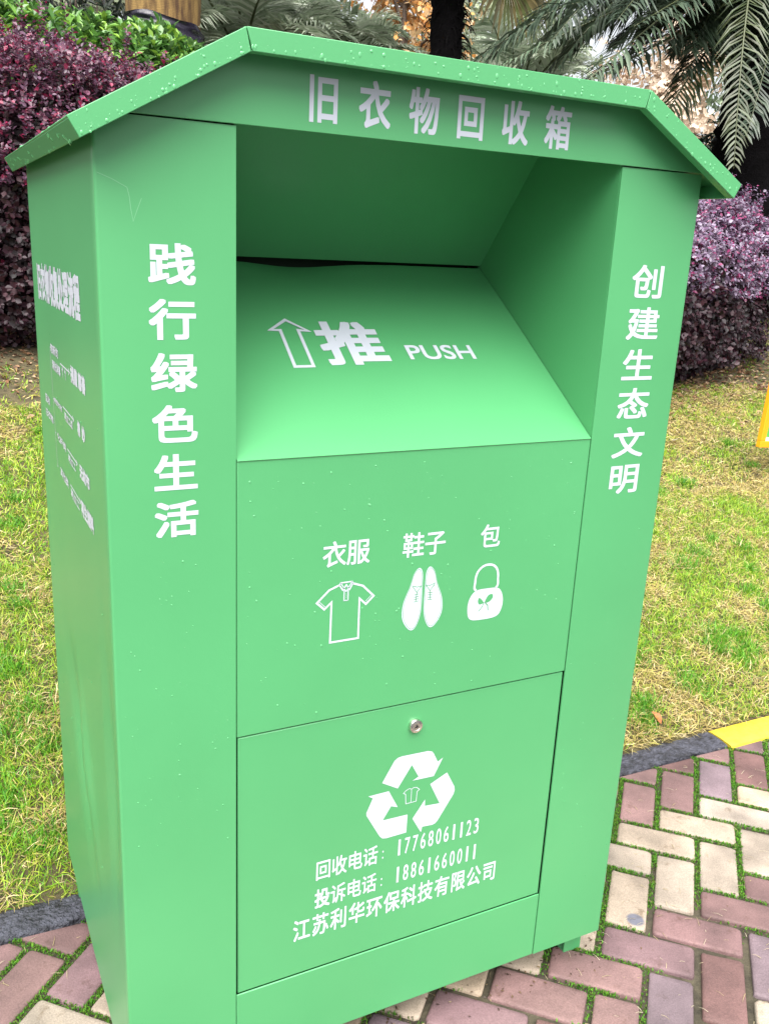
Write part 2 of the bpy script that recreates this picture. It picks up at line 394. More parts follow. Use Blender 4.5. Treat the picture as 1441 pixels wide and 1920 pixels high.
def build_roof():
    mb = MB(); prof = np.array([(EL, ZE), (RL, ZR), (RR, ZR), (ER, ZE)])
    def offset(t):
        k = math.atan2(ZR - ZE, RL - EL); s, c = math.sin(k), math.cos(k)
        h = t * math.tan(k / 2)
        return np.array([(EL + t * s, ZE - t * c), (RL + h, ZR - t), (RR - h, ZR - t), (ER - t * s, ZE - t * c)])
    LIP, T = .0268, .0028
    inn = offset(T); lip = offset(LIP)
    mb.prism([tuple(p) for p in prof] + [tuple(p) for p in inn[::-1]], 'y', YF + .0026, YR - .0026)
    g = .0006
    for (ya, yb) in ((YF, YF + .0025), (YR - .0025, YR)):
        for i in range(3):
            a, b = prof[i].copy(), prof[i + 1].copy(); c, d = lip[i].copy(), lip[i + 1].copy()
            u = norm(b - a)
            if i > 0: a = a + u * g; c = c + u * g * 1.4
            if i < 2: b = b - u * g; d = d - u * g * 1.4
            mb.prism([tuple(a), tuple(b), tuple(d), tuple(c)], 'y', ya, yb)
            # returned edge of the fold
    for i, sgn in ((0, 1), (3, -1)):
        k = math.atan2(ZR - ZE, RL - EL); dx = T * math.cos(k) * sgn; dz = T * math.sin(k)
        a = inn[i]; c = lip[i]
        mb.prism([tuple(a), (a[0] + dx, a[1] + dz), (c[0] + dx, c[1] + dz), tuple(c)], 'y', YF + .003, YR - .003)
    # small inward return under the front lip
    for i in range(3):
        a, b = lip[i], lip[i + 1]; n_ = norm(np.array([-(b - a)[1], (b - a)[0]])) * .0018
        mb.prism([tuple(a + n_), tuple(b + n_), tuple(b), tuple(a)], 'y', YF + .0027, YF + .016)
    return mb.build('roof', M['paint'], bin_, bevel=.0011, smooth=True, sharp=30)
build_roof()

# chute: push flap, hood, cheeks
FL0 = np.array([0., ZP]); FL1 = np.array([.3989, 1.375]); FD = norm(FL1 - FL0); FLEN = float(np.linalg.norm(FL1 - FL0)); FN = np.array([-FD[1], FD[0]])
def flap_pt(x, s, o=0.):
    q = FL0 + FD * s + FN * o; return (x, q[0], q[1])
def build_flap():
    mb = MB(); nx, ns = 40, 26; X = np.linspace(XL + .001, XR - .001, nx); S = np.linspace(-.001, FLEN - .001, ns)
    V = []
    for o in (0, -.003):
        for s in S:
            for x in X:
                w = (s / FLEN) ** 6
                dip = -.013 * w * math.exp(-((x - .42) / .10) ** 2) - .004 * w
                bow = .0025 * math.sin(math.pi * s / FLEN) * math.sin(math.pi * (x - XL) / (XR - XL))
                V.append(flap_pt(x, s, o + dip + bow))
    N = nx * ns; f = []
    for i in range(ns - 1):
        for j in range(nx - 1):
            a = i * nx + j; f.append((a, a + 1, a + nx + 1, a + nx)); f.append((N + a, N + a + nx, N + a + nx + 1, N + a + 1))
    for j in range(nx - 1):
        f.append((j, N + j, N + j + 1, j + 1)); a = (ns - 1) * nx + j; f.append((a, a + 1, N + a + 1, N + a))
    mb.add(V, f)
    return mb.build('push_flap', M['flap'], bin_, smooth=True, sharp=40)
flap = build_flap()
HB = np.array([.3989, 1.3765]); HT = np.array([.1924, 1.62])
def build_hood():
    mb = MB(); d = norm(HT - HB); n_ = np.array([d[1], -d[0]]) * .003
    if n_[0] < 0: n_ = -n_
    mb.prism([tuple(HB), tuple(HT), tuple(HT + n_), tuple(HB + n_)], 'x', XL, XR)
    return mb.build('hood_panel', M['flap'], bin_)
build_hood()
for x0, x1 in ((XL - .003, XL - .0002), (XR + .0002, XR + .003)):
    mb = MB(); mb.prism([(.0035, ZP - .02), (.41, 1.36), (.41, 1.385), (.195, 1.64), (.0035, 1.64)], 'x', x0, x1)
    mb.build('chute_cheek', M['flap'], bin_)
# backing sheet for the slit, darkness of the interior put into its colour
mb = MB(); mb.box((XL, .45, 1.2), (XR, .452, 1.5)); mb.build('slit_backing', M['dark'], bin_)
# legs: folded angle feet
for sx, sy in ((0, 0), (1, 0), (0, 1), (1, 1)):
    mb = MB(); x0, y0 = (.008 if sx == 0 else .947), (.044 if sy == 0 else D - .092)
    xa = x0 if sx == 0 else x0 + .042
    mb.prism([(x0, y0), (x0 + .045, y0), (x0 + .045, y0 + .003), (x0, y0 + .003)], 'z', GZ, .003)
    mb.prism([(xa, y0 + .0032), (xa + .003, y0 + .0032), (xa + .003, y0 + .048), (xa, y0 + .048)], 'z', GZ + .0005, .0025)
    mb.box((x0 + .001, y0 + .001, GZ - .0005), (x0 + .044, y0 + .047, GZ + .003))
    mb.build('leg', M['paint'], bin_)
# lock on the door
def build_lock():
    mb = MB(); cx, cz, k = .5052, .6058, 28; prof = [(.0128, .0034), (.0132, -.0015), (.0118, -.0042), (.0075, -.0052), (.0068, -.0046), (.0015, -.0046)]
    V = []
    for r, y in prof:
        for i in range(k):
            t = 2 * math.pi * i / k; V.append((cx + r * math.cos(t), y, cz + r * math.sin(t)))
    f = [(q * k + i, q * k + (i + 1) % k, (q + 1) * k + (i + 1) % k, (q + 1) * k + i) for q in range(len(prof) - 1) for i in range(k)] + [tuple((len(prof) - 1) * k + i for i in range(k))]
    mb.add(V, f, (1, 1, 1), 0)
    a = .0042; mb.prism([(cx - a, cz - a * .5), (cx + a, cz - a * .3), (cx + a * .1, cz + a)], 'y', -.0052, -.0047, 1)
    o = mb.build('lock', [M['steel'], M['keyhole']], None, smooth=True, sharp=35); o.parent = door
    o.data.transform(Matrix.Translation(-Vector(bin_.location)))
    return o
build_lock()

# ------------------------------------------------------------------ lettering
_tc = bpy.data.curves.new('lettering_source', 'FONT'); _to = bpy.data.objects.new('lettering_source', _tc); COL.objects.link(_to)
_tc.fill_mode = 'FRONT'; _tc.resolution_u = 4
def glyph(ch, bold):
    _tc.body = ch; _tc.offset = bold
    dg = bpy.context.evaluated_depsgraph_get(); dg.update()
    me = bpy.data.meshes.new_from_object(_to.evaluated_get(dg))
    v = np.zeros(len(me.vertices) * 3, np.float32); me.vertices.foreach_get('co', v)
    f = [tuple(p.vertices) for p in me.polygons]; bpy.data.meshes.remove(me)
    return v.reshape(-1, 3)[:, :2].astype(float), f
class Decal:
    """flat vinyl in a plane: u right, w up"""
    def __init__(s, place): s.mb = MB(); s.place = place
    def poly(s, P, f=None):
        P = np.asarray(P, float); s.mb.add([s.place(u, w) for u, w in P], f or [tuple(range(len(P)))])
    def bold(s, P, f, du, dw):
        """thicken a thin glyph with shifted copies, each a hair prouder than the last"""
        out = np.array(s.place(0.3, 0.3)) ; nrm = np.cross(np.array(s.place(.31, .3)) - out, np.array(s.place(.3, .31)) - out); nrm = norm(nrm)
        sh = [(0, 0)] + ([(a * du, b * dw) for a in (-1, 0, 1) for b in (-1, 0, 1) if a or b] if du > 0 else [])
        for q, (a, b) in enumerate(sh):
            s.mb.add([np.array(s.place(u + a, w + b)) + nrm * 1.5e-5 * q for u, w in P], f)
    def ch(s, c, u, w, sw, sh, bold=.02):
        """one full-width character, em box centred on (u, w); sw, sh = ink size of a typical character"""
        v, f = glyph(c, 0); P = (v - (.5, .38)) / (.93 + 2 * bold) * (sw, sh) + (u, w); s.bold(P, f, bold * sw, bold * sh)
    def fit(s, text, u0, u1, w0, w1, bold=.02):
        v, f = glyph(text, 0); lo, hi = v.min(0), v.max(0); b = max(bold, 0) * (w1 - w0)
        P = (v - lo) / (hi - lo) * (u1 - u0 - 2 * b, w1 - w0 - 2 * b) + (u0 + b, w0 + b); s.bold(P, f, b, b)
    def stroke(s, pts, wd, closed=False):
        pts = [np.array(p, float) for p in pts]; n = len(pts); L, R = [], []
        for i in range(n):
            a = pts[i - 1] if (i or closed) else pts[i]; b = pts[(i + 1) % n] if (i < n - 1 or closed) else pts[i]
            d1 = norm(pts[i] - a) if (i or closed) else norm(b - pts[i]); d2 = norm(b - pts[i]) if (i < n - 1 or closed) else d1
            t = norm(d1 + d2); nn = np.array([-t[1], t[0]]); c = max(.45, float(np.dot(nn, (-d1[1], d1[0]))))
            L.append(pts[i] + nn * wd / 2 / c); R.append(pts[i] - nn * wd / 2 / c)
        P = L + R; m = n if closed else n - 1
        s.poly(P, [(i, n + i, n + (i + 1) % n, (i + 1) % n) for i in range(m)])
    def build(s, name, parent, m='white'):
        o = s.mb.build(name, M[m], None); o.parent = parent; o.data.transform(Matrix.Translation(-Vector(bin_.location)))
        return o
def front(y): return lambda u, w: (u, y, w)

d = Decal(front(-.0045))
for c, u in zip('旧衣物回收箱', (.3004, .3768, .4542, .5308, .6086, .687)): d.ch(c, u, 1.5903, .0485, .061, .022)
d.build('header_lettering', header)
d = Decal(front(-.0003))
for c, w in zip('践行绿色生活', (1.3704, 1.2994, 1.2290, 1.1585, 1.0900, 1.0225)): d.ch(c, .0944, w, .063, .0535, .025)
o = d.build('slogan_lettering', bin_); o['label'] = 'white slogan column on the left pillar'
d = Decal(front(-.0003))
for c, w in zip('创建生态文明', (1.3686, 1.2985, 1.2270, 1.1590, 1.0890, 1.0225)): d.ch(c, .9085, w, .072, .056, .018)
o = d.build('slogan_lettering', bin_); o['label'] = 'white slogan column on the right pillar'

# pictograms with their captions
d = Decal(front(.0005))
for wd in ((('衣', .3405), ('服', .3815)), (('鞋', .4805), ('子', .5215)), (('包', .6297),)):
    d = Decal(front(.0005))
    for c, u in wd: d.ch(c, u, .9415, .040, .0425, .014)
    d.build('caption_lettering', bin_)
d = Decal(front(.0005))
sl = [(.3505, .8885), (.333, .882), (.3125, .863), (.3256, .8505), (.3376, .861), (.3372, .7915), (.387, .7915), (.3866, .861), (.3985, .8495), (.412, .862), (.392, .882), (.374, .8885)]
d.stroke(sl, .0034); d.stroke([(.3505, .8885), (.3525, .892), (.3727, .892), (.374, .8885), (.3685, .879), (.3625, .8875), (.3565, .879), (.3505, .8885)], .0022)
d.stroke([(.3525, .892), (.3625, .876), (.3727, .892)], .0016)
d.stroke([(.3592, .879), (.3592, .860)], .0017); d.stroke([(.3662, .879), (.3662, .860)], .0017); d.stroke([(.3592, .8605), (.3662, .8605)], .0012)
for q in range(5): d.poly([(.3627 + .0007 * math.cos(t), .875 - q * .0032 + .0007 * math.sin(t)) for t in np.arange(6) * math.pi / 3])
d.stroke([(.3165, .8645), (.327, .8545)], .0010); d.stroke([(.4085, .8645), (.3975, .8545)], .0010)
d.build('shirt_emblem', bin_)
def smooth_loop(pts, n=8):
    P = np.array(pts, float); out = []
    for i in range(len(P)):
        p0, p1, p2, p3 = P[i - 1], P[i], P[(i + 1) % len(P)], P[(i + 2) % len(P)]
        for q in range(n):
            t = q / n; out.append(.5 * ((2 * p1) + (-p0 + p2) * t + (2 * p0 - 5 * p1 + 4 * p2 - p3) * t * t + (-p0 + 3 * p1 - 3 * p2 + p3) * t ** 3))
    return np.array(out)
d = Decal(front(.0005)); d2 = Decal(front(.0003))
for sg in (-1, 1):
    cx = .5045 + sg * .0025
    X = lambda a: .5045 + sg * a
    sh = smooth_loop([(X(.0105), .900), (X(.0035), .891), (X(.0024), .866), (X(.0028), .82), (X(.012), .7935), (X(.024), .7915), (X(.0375), .8125), (X(.0372), .840), (X(.0265), .868), (X(.020), .890)])
    d.poly(sh)
    c = sh.mean(0); d2.stroke((sh - c) * (.90, .955) + c, .0008, True)
    d2.stroke([(X(.0035), .868), (X(.0125), .8665), (X(.0225), .870)], .0011); d2.stroke([(X(.005), .867), (X(.0125), .857), (X(.021), .868)], .0011); d2.stroke([(X(.0125), .857), (X(.0135), .842)], .0011)
    for q in range(4): d2.stroke([(X(.0085), .854 - q * .0042), (X(.0175), .853 - q * .0042)], .0011)
d.build('shoes_emblem', bin_)
d2.build('shoe_outline', bin_, 'paint')
d = Decal(front(.0005)); bagp = smooth_loop([(.6085, .8435), (.5965, .829), (.5945, .808), (.6015, .7915), (.627, .7880), (.6555, .7905), (.6655, .805), (.666, .825), (.656, .8425), (.632, .8455)])
d.poly(bagp); hl = smooth_loop([(.6095, .8448), (.606, .860), (.6085, .876), (.618, .8865), (.630, .8895), (.642, .8865), (.650, .877), (.6525, .862), (.649, .8448)], 6)[:49]; d.stroke(hl, .0042)
d.build('bag_emblem', bin_)
d2 = Decal(front(.0003))
d2.poly(smooth_loop([(.6265, .8195), (.618, .8175), (.6145, .8235), (.6165, .830), (.622, .826)])); d2.poly(smooth_loop([(.629, .8205), (.637, .8195), (.6445, .826), (.6435, .8335), (.635, .832)]))
d2.stroke([(.6275, .820), (.624, .812), (.617, .8045)], .0015); d2.stroke([(.629, .820), (.6355, .8135), (.637, .8035)], .0018); d2.build('leaf_mark', bin_, 'paint')

# recycling arrows and telephone lines on the door
d = Decal(front(.0027))
d.poly([(.4468, .5037), (.4787, .4848), (.5047, .526), (.52, .4988), (.5077, .4934), (.5516, .4919), (.5685, .5261), (.5579, .5201), (.5485, .539), (.5445, .544), (.5358, .547), (.4835, .5485), (.4760, .5475), (.4690, .5428)])
d.poly([(.5453, .4769), (.5795, .4927), (.5975, .4590), (.5990, .4510), (.5970, .443), (.5665, .3945), (.5620, .3900), (.5561, .3883), (.5346, .3902), (.5325, .379), (.5128, .4132), (.5368, .4473), (.5372, .4336), (.5682, .431)])
d.poly([(.421, .4836), (.461, .4839), (.4809, .446), (.4672, .4515), (.4517, .4264), (.502, .4251), (.5016, .3873), (.4609, .3868), (.4530, .3885), (.4470, .3950), (.4190, .4450), (.4185, .4510), (.4206, .455), (.4299, .4773)])
d.stroke([(.503, .4785), (.4965, .4765), (.491, .4715), (.4955, .4685), (.497, .4485), (.518, .4485), (.519, .4685), (.5236, .4715), (.518, .477), (.5115, .4785), (.5073, .476)], .0013, True)
d.stroke([(.5073, .476), (.5074, .4485)], .0011)
d.build('recycling_emblem', door)
d = Decal(front(.0027))
for row, (txt, num, zc, u1) in enumerate((('回收电话', '17768061123', .3590, .6585), ('投诉电话', '18861660011', .3005, .6595))):
    for i, c in enumerate(txt): d.ch(c, .3395 + i * .0305, zc - .001, .0295, .040, .014 if row == 0 or i else .024)
    for q in (-.009, .004): d.poly([(.4560 + .0014 * math.cos(t), zc - .003 + q + .0022 * math.sin(t)) for t in np.arange(10) * math.pi / 5])
    n = len(num); p = (u1 - .4845) / (n - 1 + .55)
    for i, c in enumerate(num):
        uc = .4845 + (i + .28) * p; wd = .0046 if c == '1' else .0108
        d.fit(c, uc - wd / 2, uc + wd / 2, zc - .0170, zc + .0170, .008)
    d.build('contact_lettering', door); d = Decal(front(.0027))
for i, c in enumerate('江苏利华环保科技有限公司'): d.ch(c, .3015 + i * (.3925 / 11), .2445, .0325, .046, .018)
d.build('contact_lettering', door)

# the push mark on the flap
d = Decal(lambda u, w: flap_pt(u, w, .0026 * math.sin(math.pi * min(max(w / FLEN, 0), 1)) * math.sin(math.pi * (u - XL) / (XR - XL)) + .0006))
d.stroke([(.348, .3092), (.3145, .2838), (.3315, .2828), (.3303, .193), (.3628, .193), (.3635, .2828), (.381, .2805)], .0058, True)
d.build('arrow_mark', flap); d = Decal(d.place); d.ch('推', .4510, .2495, .121, .112, .028)
d.build('push_lettering', flap); d = Decal(d.place); d.fit('PUSH', .5485, .6835, .2050, .2425, .022)
d.build('push_lettering', flap)

# flow chart on the left side (read with y falling)
def sidep(y, z):
    e = lambda cy, cz, sy, sz, tilt=0.: math.exp(-(((y - cy - tilt * (z - cz)) / sy) ** 2 + ((z - cz) / sz) ** 2))
    return (-.0004 + .003 * e(.55, .9, .2, .3), y, z)
d = Decal(lambda u, w: sidep(-u, w))
for i, c in enumerate('旧衣物收集处理流程'): d.ch(c, -.652 + .0278 + i * .0557, 1.314, .056, .068, .045)
def row(txt, y0, y1, z0, z1, b=.012): d.fit(txt, -y0, -y1, z0, z1, b + .03)
row('较新的', .519, .420, 1.194, 1.212); row('清洗消毒', .511, .402, 1.166, 1.184); row('捐赠', .281, .212, 1.1765, 1.2045, .03); row('慈善', .204, .138, 1.1765, 1.2045, .03)
for yy in (.374, .342): d.stroke([(-yy, 1.170), (-yy, 1.186)], .004); d.stroke([(-yy - .008, 1.181), (-yy, 1.187), (-yy + .008, 1.181)], .003)
row('回收', .643, .580, 1.085, 1.102); row('旧衣物', .651, .548, 1.056, 1.073)
row('棉质衣物', .516, .410, 1.1035, 1.115); row('再加工成', .382, .288, 1.097, 1.112); row('棉', .236, .208, 1.100, 1.125, .03); row('纱', .193, .163, 1.100, 1.125, .03)
row('化纤类', .503, .386, 1.038, 1.053); row('再加工', .363, .278, 1.029, 1.043); row('无纺布', .235, .141, 1.032, 1.056, .03)
row('其他类', .488, .381, .974, .991); row('再加工', .353, .256, .969, .985); row('再生燃料', .237, .120, .970, .997, .03)
for y0, y1, z in ((.399, .291, 1.190), (.398, .271, 1.117), (.370, .257, 1.0485), (.356, .239, .989)):
    d.stroke([(-y0, z), (-y1, z)], .0026); d.stroke([(-y1 - .012, z + .005), (-y1, z), (-y1 - .012, z - .005)], .0026)
d.stroke([(-.528, 1.203), (-.528, .982)], .0024)
for z in (1.203, 1.109, 1.046, .982): d.stroke([(-.528, z), (-.519, z)], .0024)
d.build('chart_lettering', bin_)
bpy.data.objects.remove(_to)
# scratch on the left pillar
d = Decal(front(-.0003)); d.stroke([(.004, 1.4765), (.022, 1.470), (.040, 1.4612), (.0425, 1.45), (.0438, 1.436), (.0463, 1.421), (.052, 1.436), (.0575, 1.4495)], .0009); d.build('scratch', bin_, 'pale')

# rain drops on the steel
def build_drops():
    k = 10; V = [(0, 0, 1.)]; f3 = []
    for q, (r, h) in enumerate(((.45, .86), (.8, .55), (1., .0))):
        for i in range(k): V.append((r * math.cos(2 * math.pi * i / k), r * math.sin(2 * math.pi * i / k), h))
    F = [(0, 1 + i, 1 + (i + 1) % k) for i in range(k)]
    for q in range(2):
        for i in range(k):
            a, b, c, e = 1 + q * k + i, 1 + q * k + (i + 1) % k, 1 + (q + 1) * k + (i + 1) % k, 1 + (q + 1) * k + i
            F += [(a, e, c), (a, c, b)]
    pos, mats = [], []
    def put(p, n, r, stretch=1., flat=.38):
        n = norm(np.array(n, float)); down = np.array([0, 0, -1.]); y = down - n * np.dot(down, n)
        y = norm(y) if np.linalg.norm(y) > .05 else np.array([0, 1., 0]); x = np.cross(y, n)
        pos.append(p); mats.append([x * r, y * r * stretch, n * r * flat])
    g = np.random.default_rng(8)
    for _ in range(330):
        x, z = g.uniform(.19, .82), g.uniform(.50, 1.095)
        if g.random() < .45: z = 1.095 - abs(g.normal(0, .22))
        if z < .66: continue
        put((x, .0008, z), (0, -1, 0), .0005 + .0014 * g.random() ** 3, g.uniform(.9, 1.3))
    for _ in range(60): put((g.uniform(.19, .81), .0035, g.uniform(.2, .64)), (0, -1, 0), .0006 + .0012 * g.random() ** 3)
    for _ in range(95): put((g.uniform(.01, .175), 0, g.uniform(.45, 1.0)), (0, -1, 0), .0005 + .0014 * g.random() ** 3, g.uniform(.9, 1.3))
    for _ in range(60): put((g.uniform(.83, .99), 0, g.uniform(.15, 1.0)), (0, -1, 0), .0005 + .0012 * g.random() ** 3)
    for _ in range(25): put((-.0002, g.uniform(.02, .68), g.uniform(.2, 1.4)), (-1, 0, 0), .001 + .001 * g.random())
    kk = math.atan2(ZR - ZE, RL - EL)
    for (x0, z0, x1, z1, n_) in ((EL, ZE, RL, ZR, 100), (RL, ZR, RR, ZR, 170), (RR, ZR, ER, ZE, 70)):
        for _ in range(n_):
            t = g.random(); o = .026 - abs(g.normal(0, .008)) if g.random() < .55 else g.uniform(.002, .025)
            if not .002 < o < .0262: continue
            tx, tz = norm(np.array([x1 - x0, z1 - z0])); put((x0 + (x1 - x0) * t + tz * o, YF, z0 + (z1 - z0) * t - tx * o), (0, -1, 0), .0004 + .0019 * g.random() ** 2.8, g.uniform(.9, 1.9), .32)
    for (x0, z0, x1, z1, nn, n_) in ((EL, ZE, RL, ZR, (-math.sin(kk), 0, math.cos(kk)), 260), (RL, ZR, RR, ZR, (0, 0, 1), 420), (RR, ZR, ER, ZE, (math.sin(kk), 0, math.cos(kk)), 200)):
        for _ in range(n_):
            t = g.random(); put((x0 + (x1 - x0) * t, g.uniform(YF + .002, YR), z0 + (z1 - z0) * t), nn, .001 + .0025 * g.random() ** 2)
    for _ in range(36):
        t = g.random(); put((EL - .0002 + .0134 * (t2 := g.uniform(.3, 1)), YF + .004 + (YR - YF - .01) * t, ZE - .0235 * t2), (-.88, 0, -.47), .001 + .0016 * g.random(), 1.4)
    mb = MB(); mb.inst(V, F, np.array(mats), np.array(pos), np.ones((len(pos), 3)))
    tag(mb.build('water_droplets', M['water'], bin_, smooth=True), kind='stuff')
build_drops()

# ------------------------------------------------------------------ lawn grass, moss, litter
def camdist(x, y): return np.hypot(np.asarray(x) + .2, np.asarray(y) + 1.2)
def build_grass():
    tv = [(-.5, 0, 0), (.5, 0, 0), (-.42, .5, .16), (.42, .5, .16), (0, 1, 0)]
    mb = MB(); g = np.random.default_rng(21)
    def strew(n, x0, x1, y0, y1):
        x = g.uniform(x0, x1, n); y = g.uniform(y0, y1, n); return x, y
    def blades(x, y, green, up, ln, wd):
        n = len(x); az = g.uniform(0, 2 * math.pi, n); el = up
        d = np.stack([np.cos(az) * np.cos(el), np.sin(az) * np.cos(el), np.sin(el)], 1)
        fr = frames(d, np.array([0, 0, 1.]) + g.normal(0, .35, (n, 3)))
        L = ln; mats = fr * np.stack([wd, L, L * g.uniform(-.6, 1.4, n)], 1)[:, :, None]
        z = lawn_z(x, y) + .001 + .012 * np.clip((.70 - y) / .05, 0, 1) + np.where(green > .5, 0, np.abs(g.normal(0, .008, n)))
        straw = np.array([[.60, .47, .18], [.52, .40, .14], [.72, .60, .33], [.36, .29, .09], [.48, .47, .10]])[g.integers(0, 5, n)]
        grn = np.array([[.20, .40, .018], [.13, .34, .012], [.31, .48, .025], [.42, .53, .045]])[g.integers(0, 4, n)]
        c = np.where((green > .5)[:, None], grn, straw) * g.uniform(.75, 1.2, (n, 1))
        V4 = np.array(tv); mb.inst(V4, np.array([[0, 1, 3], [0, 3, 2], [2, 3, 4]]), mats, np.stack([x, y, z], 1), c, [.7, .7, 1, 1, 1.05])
    for (n, x0, x1, y0, y1, k) in ((190000, -.7, 4.2, .635, 2.2, 1.05), (125000, -.7, 5.5, 2.2, 3.8, 1.5), (60000, -1.5, 9.5, 3.6, 7.5, 2.4), (14000, -4, -.7, .66, 4, 2.), (14000, 4.2, 8, .66, 2.4, 2.)):
        x, y = strew(n, x0, x1, y0, y1)
        keep = (y > kerb_back(x) - .010) & ~((x > .1) & (x < .95) & (y < .95))
        shade = (fbm(x * 1.7 + 3, y * 1.7) - .5) * 1.6 + (fbm(x * 7 + 3, y * 7) - .5) * 1.6
        # bare litter ground under the shrubs
        bare = np.maximum(np.exp(-(((x - 4.9) / 1.35) ** 2 + ((y - 4.45) / .85) ** 2) ** 2), np.clip((y - 4.3) / .3, 0, 1) * (x < 3.2))
        keep &= g.random(n) > bare * 1.05
        x, y, shade = x[keep], y[keep], shade[keep]; n = len(x)
        pg = np.clip(.40 + shade * 1.15 + .12 * (x < .4) + .08 * np.clip(y - 1.6, 0, 2) - .25 * np.clip(1 - (y - .65) / .35, 0, 1), .04, .92)
        green = (g.random(n) < pg).astype(float)
        up = np.where(green > .5, g.uniform(.25, 1.2, n), np.abs(g.normal(.12, .25, n)))
        ln = np.where(green > .5, g.uniform(.018, .045, n), g.uniform(.018, .055, n)) * (1 + .1 * (k - 1))
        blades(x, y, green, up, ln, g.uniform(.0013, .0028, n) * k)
    # bright upright tufts
    spots = []
    for _ in range(170):
        x, y = g.uniform(-.6, 4.4), .68 + 3 * g.random() ** 1.3
        if fbm(x * 2 + 3, y * 2) > .42: spots.append((x, y, g.uniform(.02, .07)))
    spots += [(-.12, 1.0, .07), (-.1, 1.22, .08), (-.02, 1.32, .06), (-.05, .82, .06), (-.16, .9, .05), (.02, 1.15, .05), (-.1, 1.6, .06), (.0, 2.0, .06), (.05, 2.5, .06),
              (1.80, .72, .04), (1.86, .80, .05), (1.77, .86, .05), (1.72, .76, .035), (1.95, 1.0, .05), (2.02, 1.04, .05), (2.38, .98, .05), (2.45, 1.05, .06), (2.5, .93, .05), (2.42, .9, .045), (2.75, 1.55, .08), (2.9, 1.62, .07), (3.0, 2.05, .06), (2.1, 1.35, .05)]
    X, Y, S = [], [], []
    for (x, y, r) in spots:
        m = int(3600 * r); X.append(g.normal(x, r * .55, m)); Y.append(g.normal(y, r * .55, m)); S.append(np.full(m, r))
    X, Y, S = map(np.concatenate, (X, Y, S)); k = Y > kerb_back(X) + .004; X, Y, S = X[k], Y[k], S[k]; n = len(X)
    grn = np.array([[.07, .28, .010], [.11, .35, .013], [.19, .42, .03], [.05, .20, .012]])[g.integers(0, 4, n)] * g.uniform(.8, 1.15, (n, 1))
    az = g.uniform(0, 2 * math.pi, n); el = g.uniform(.5, 1.4, n)
    dd = np.stack([np.cos(az) * np.cos(el), np.sin(az) * np.cos(el), np.sin(el)], 1); fr = frames(dd, np.array([0, 0, 1.]) + g.normal(0, .3, (n, 3)))
    L = g.uniform(.025, .062, n)
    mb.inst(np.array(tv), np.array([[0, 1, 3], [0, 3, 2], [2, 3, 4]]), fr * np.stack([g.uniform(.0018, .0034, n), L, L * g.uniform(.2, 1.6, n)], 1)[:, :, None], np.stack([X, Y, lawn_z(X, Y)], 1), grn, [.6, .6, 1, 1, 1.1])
    tag(mb.build('grass', M['blade'], smooth=True), 'half dry straw and green lawn grass with bright tufts', 'grass', kind='stuff')
build_grass()

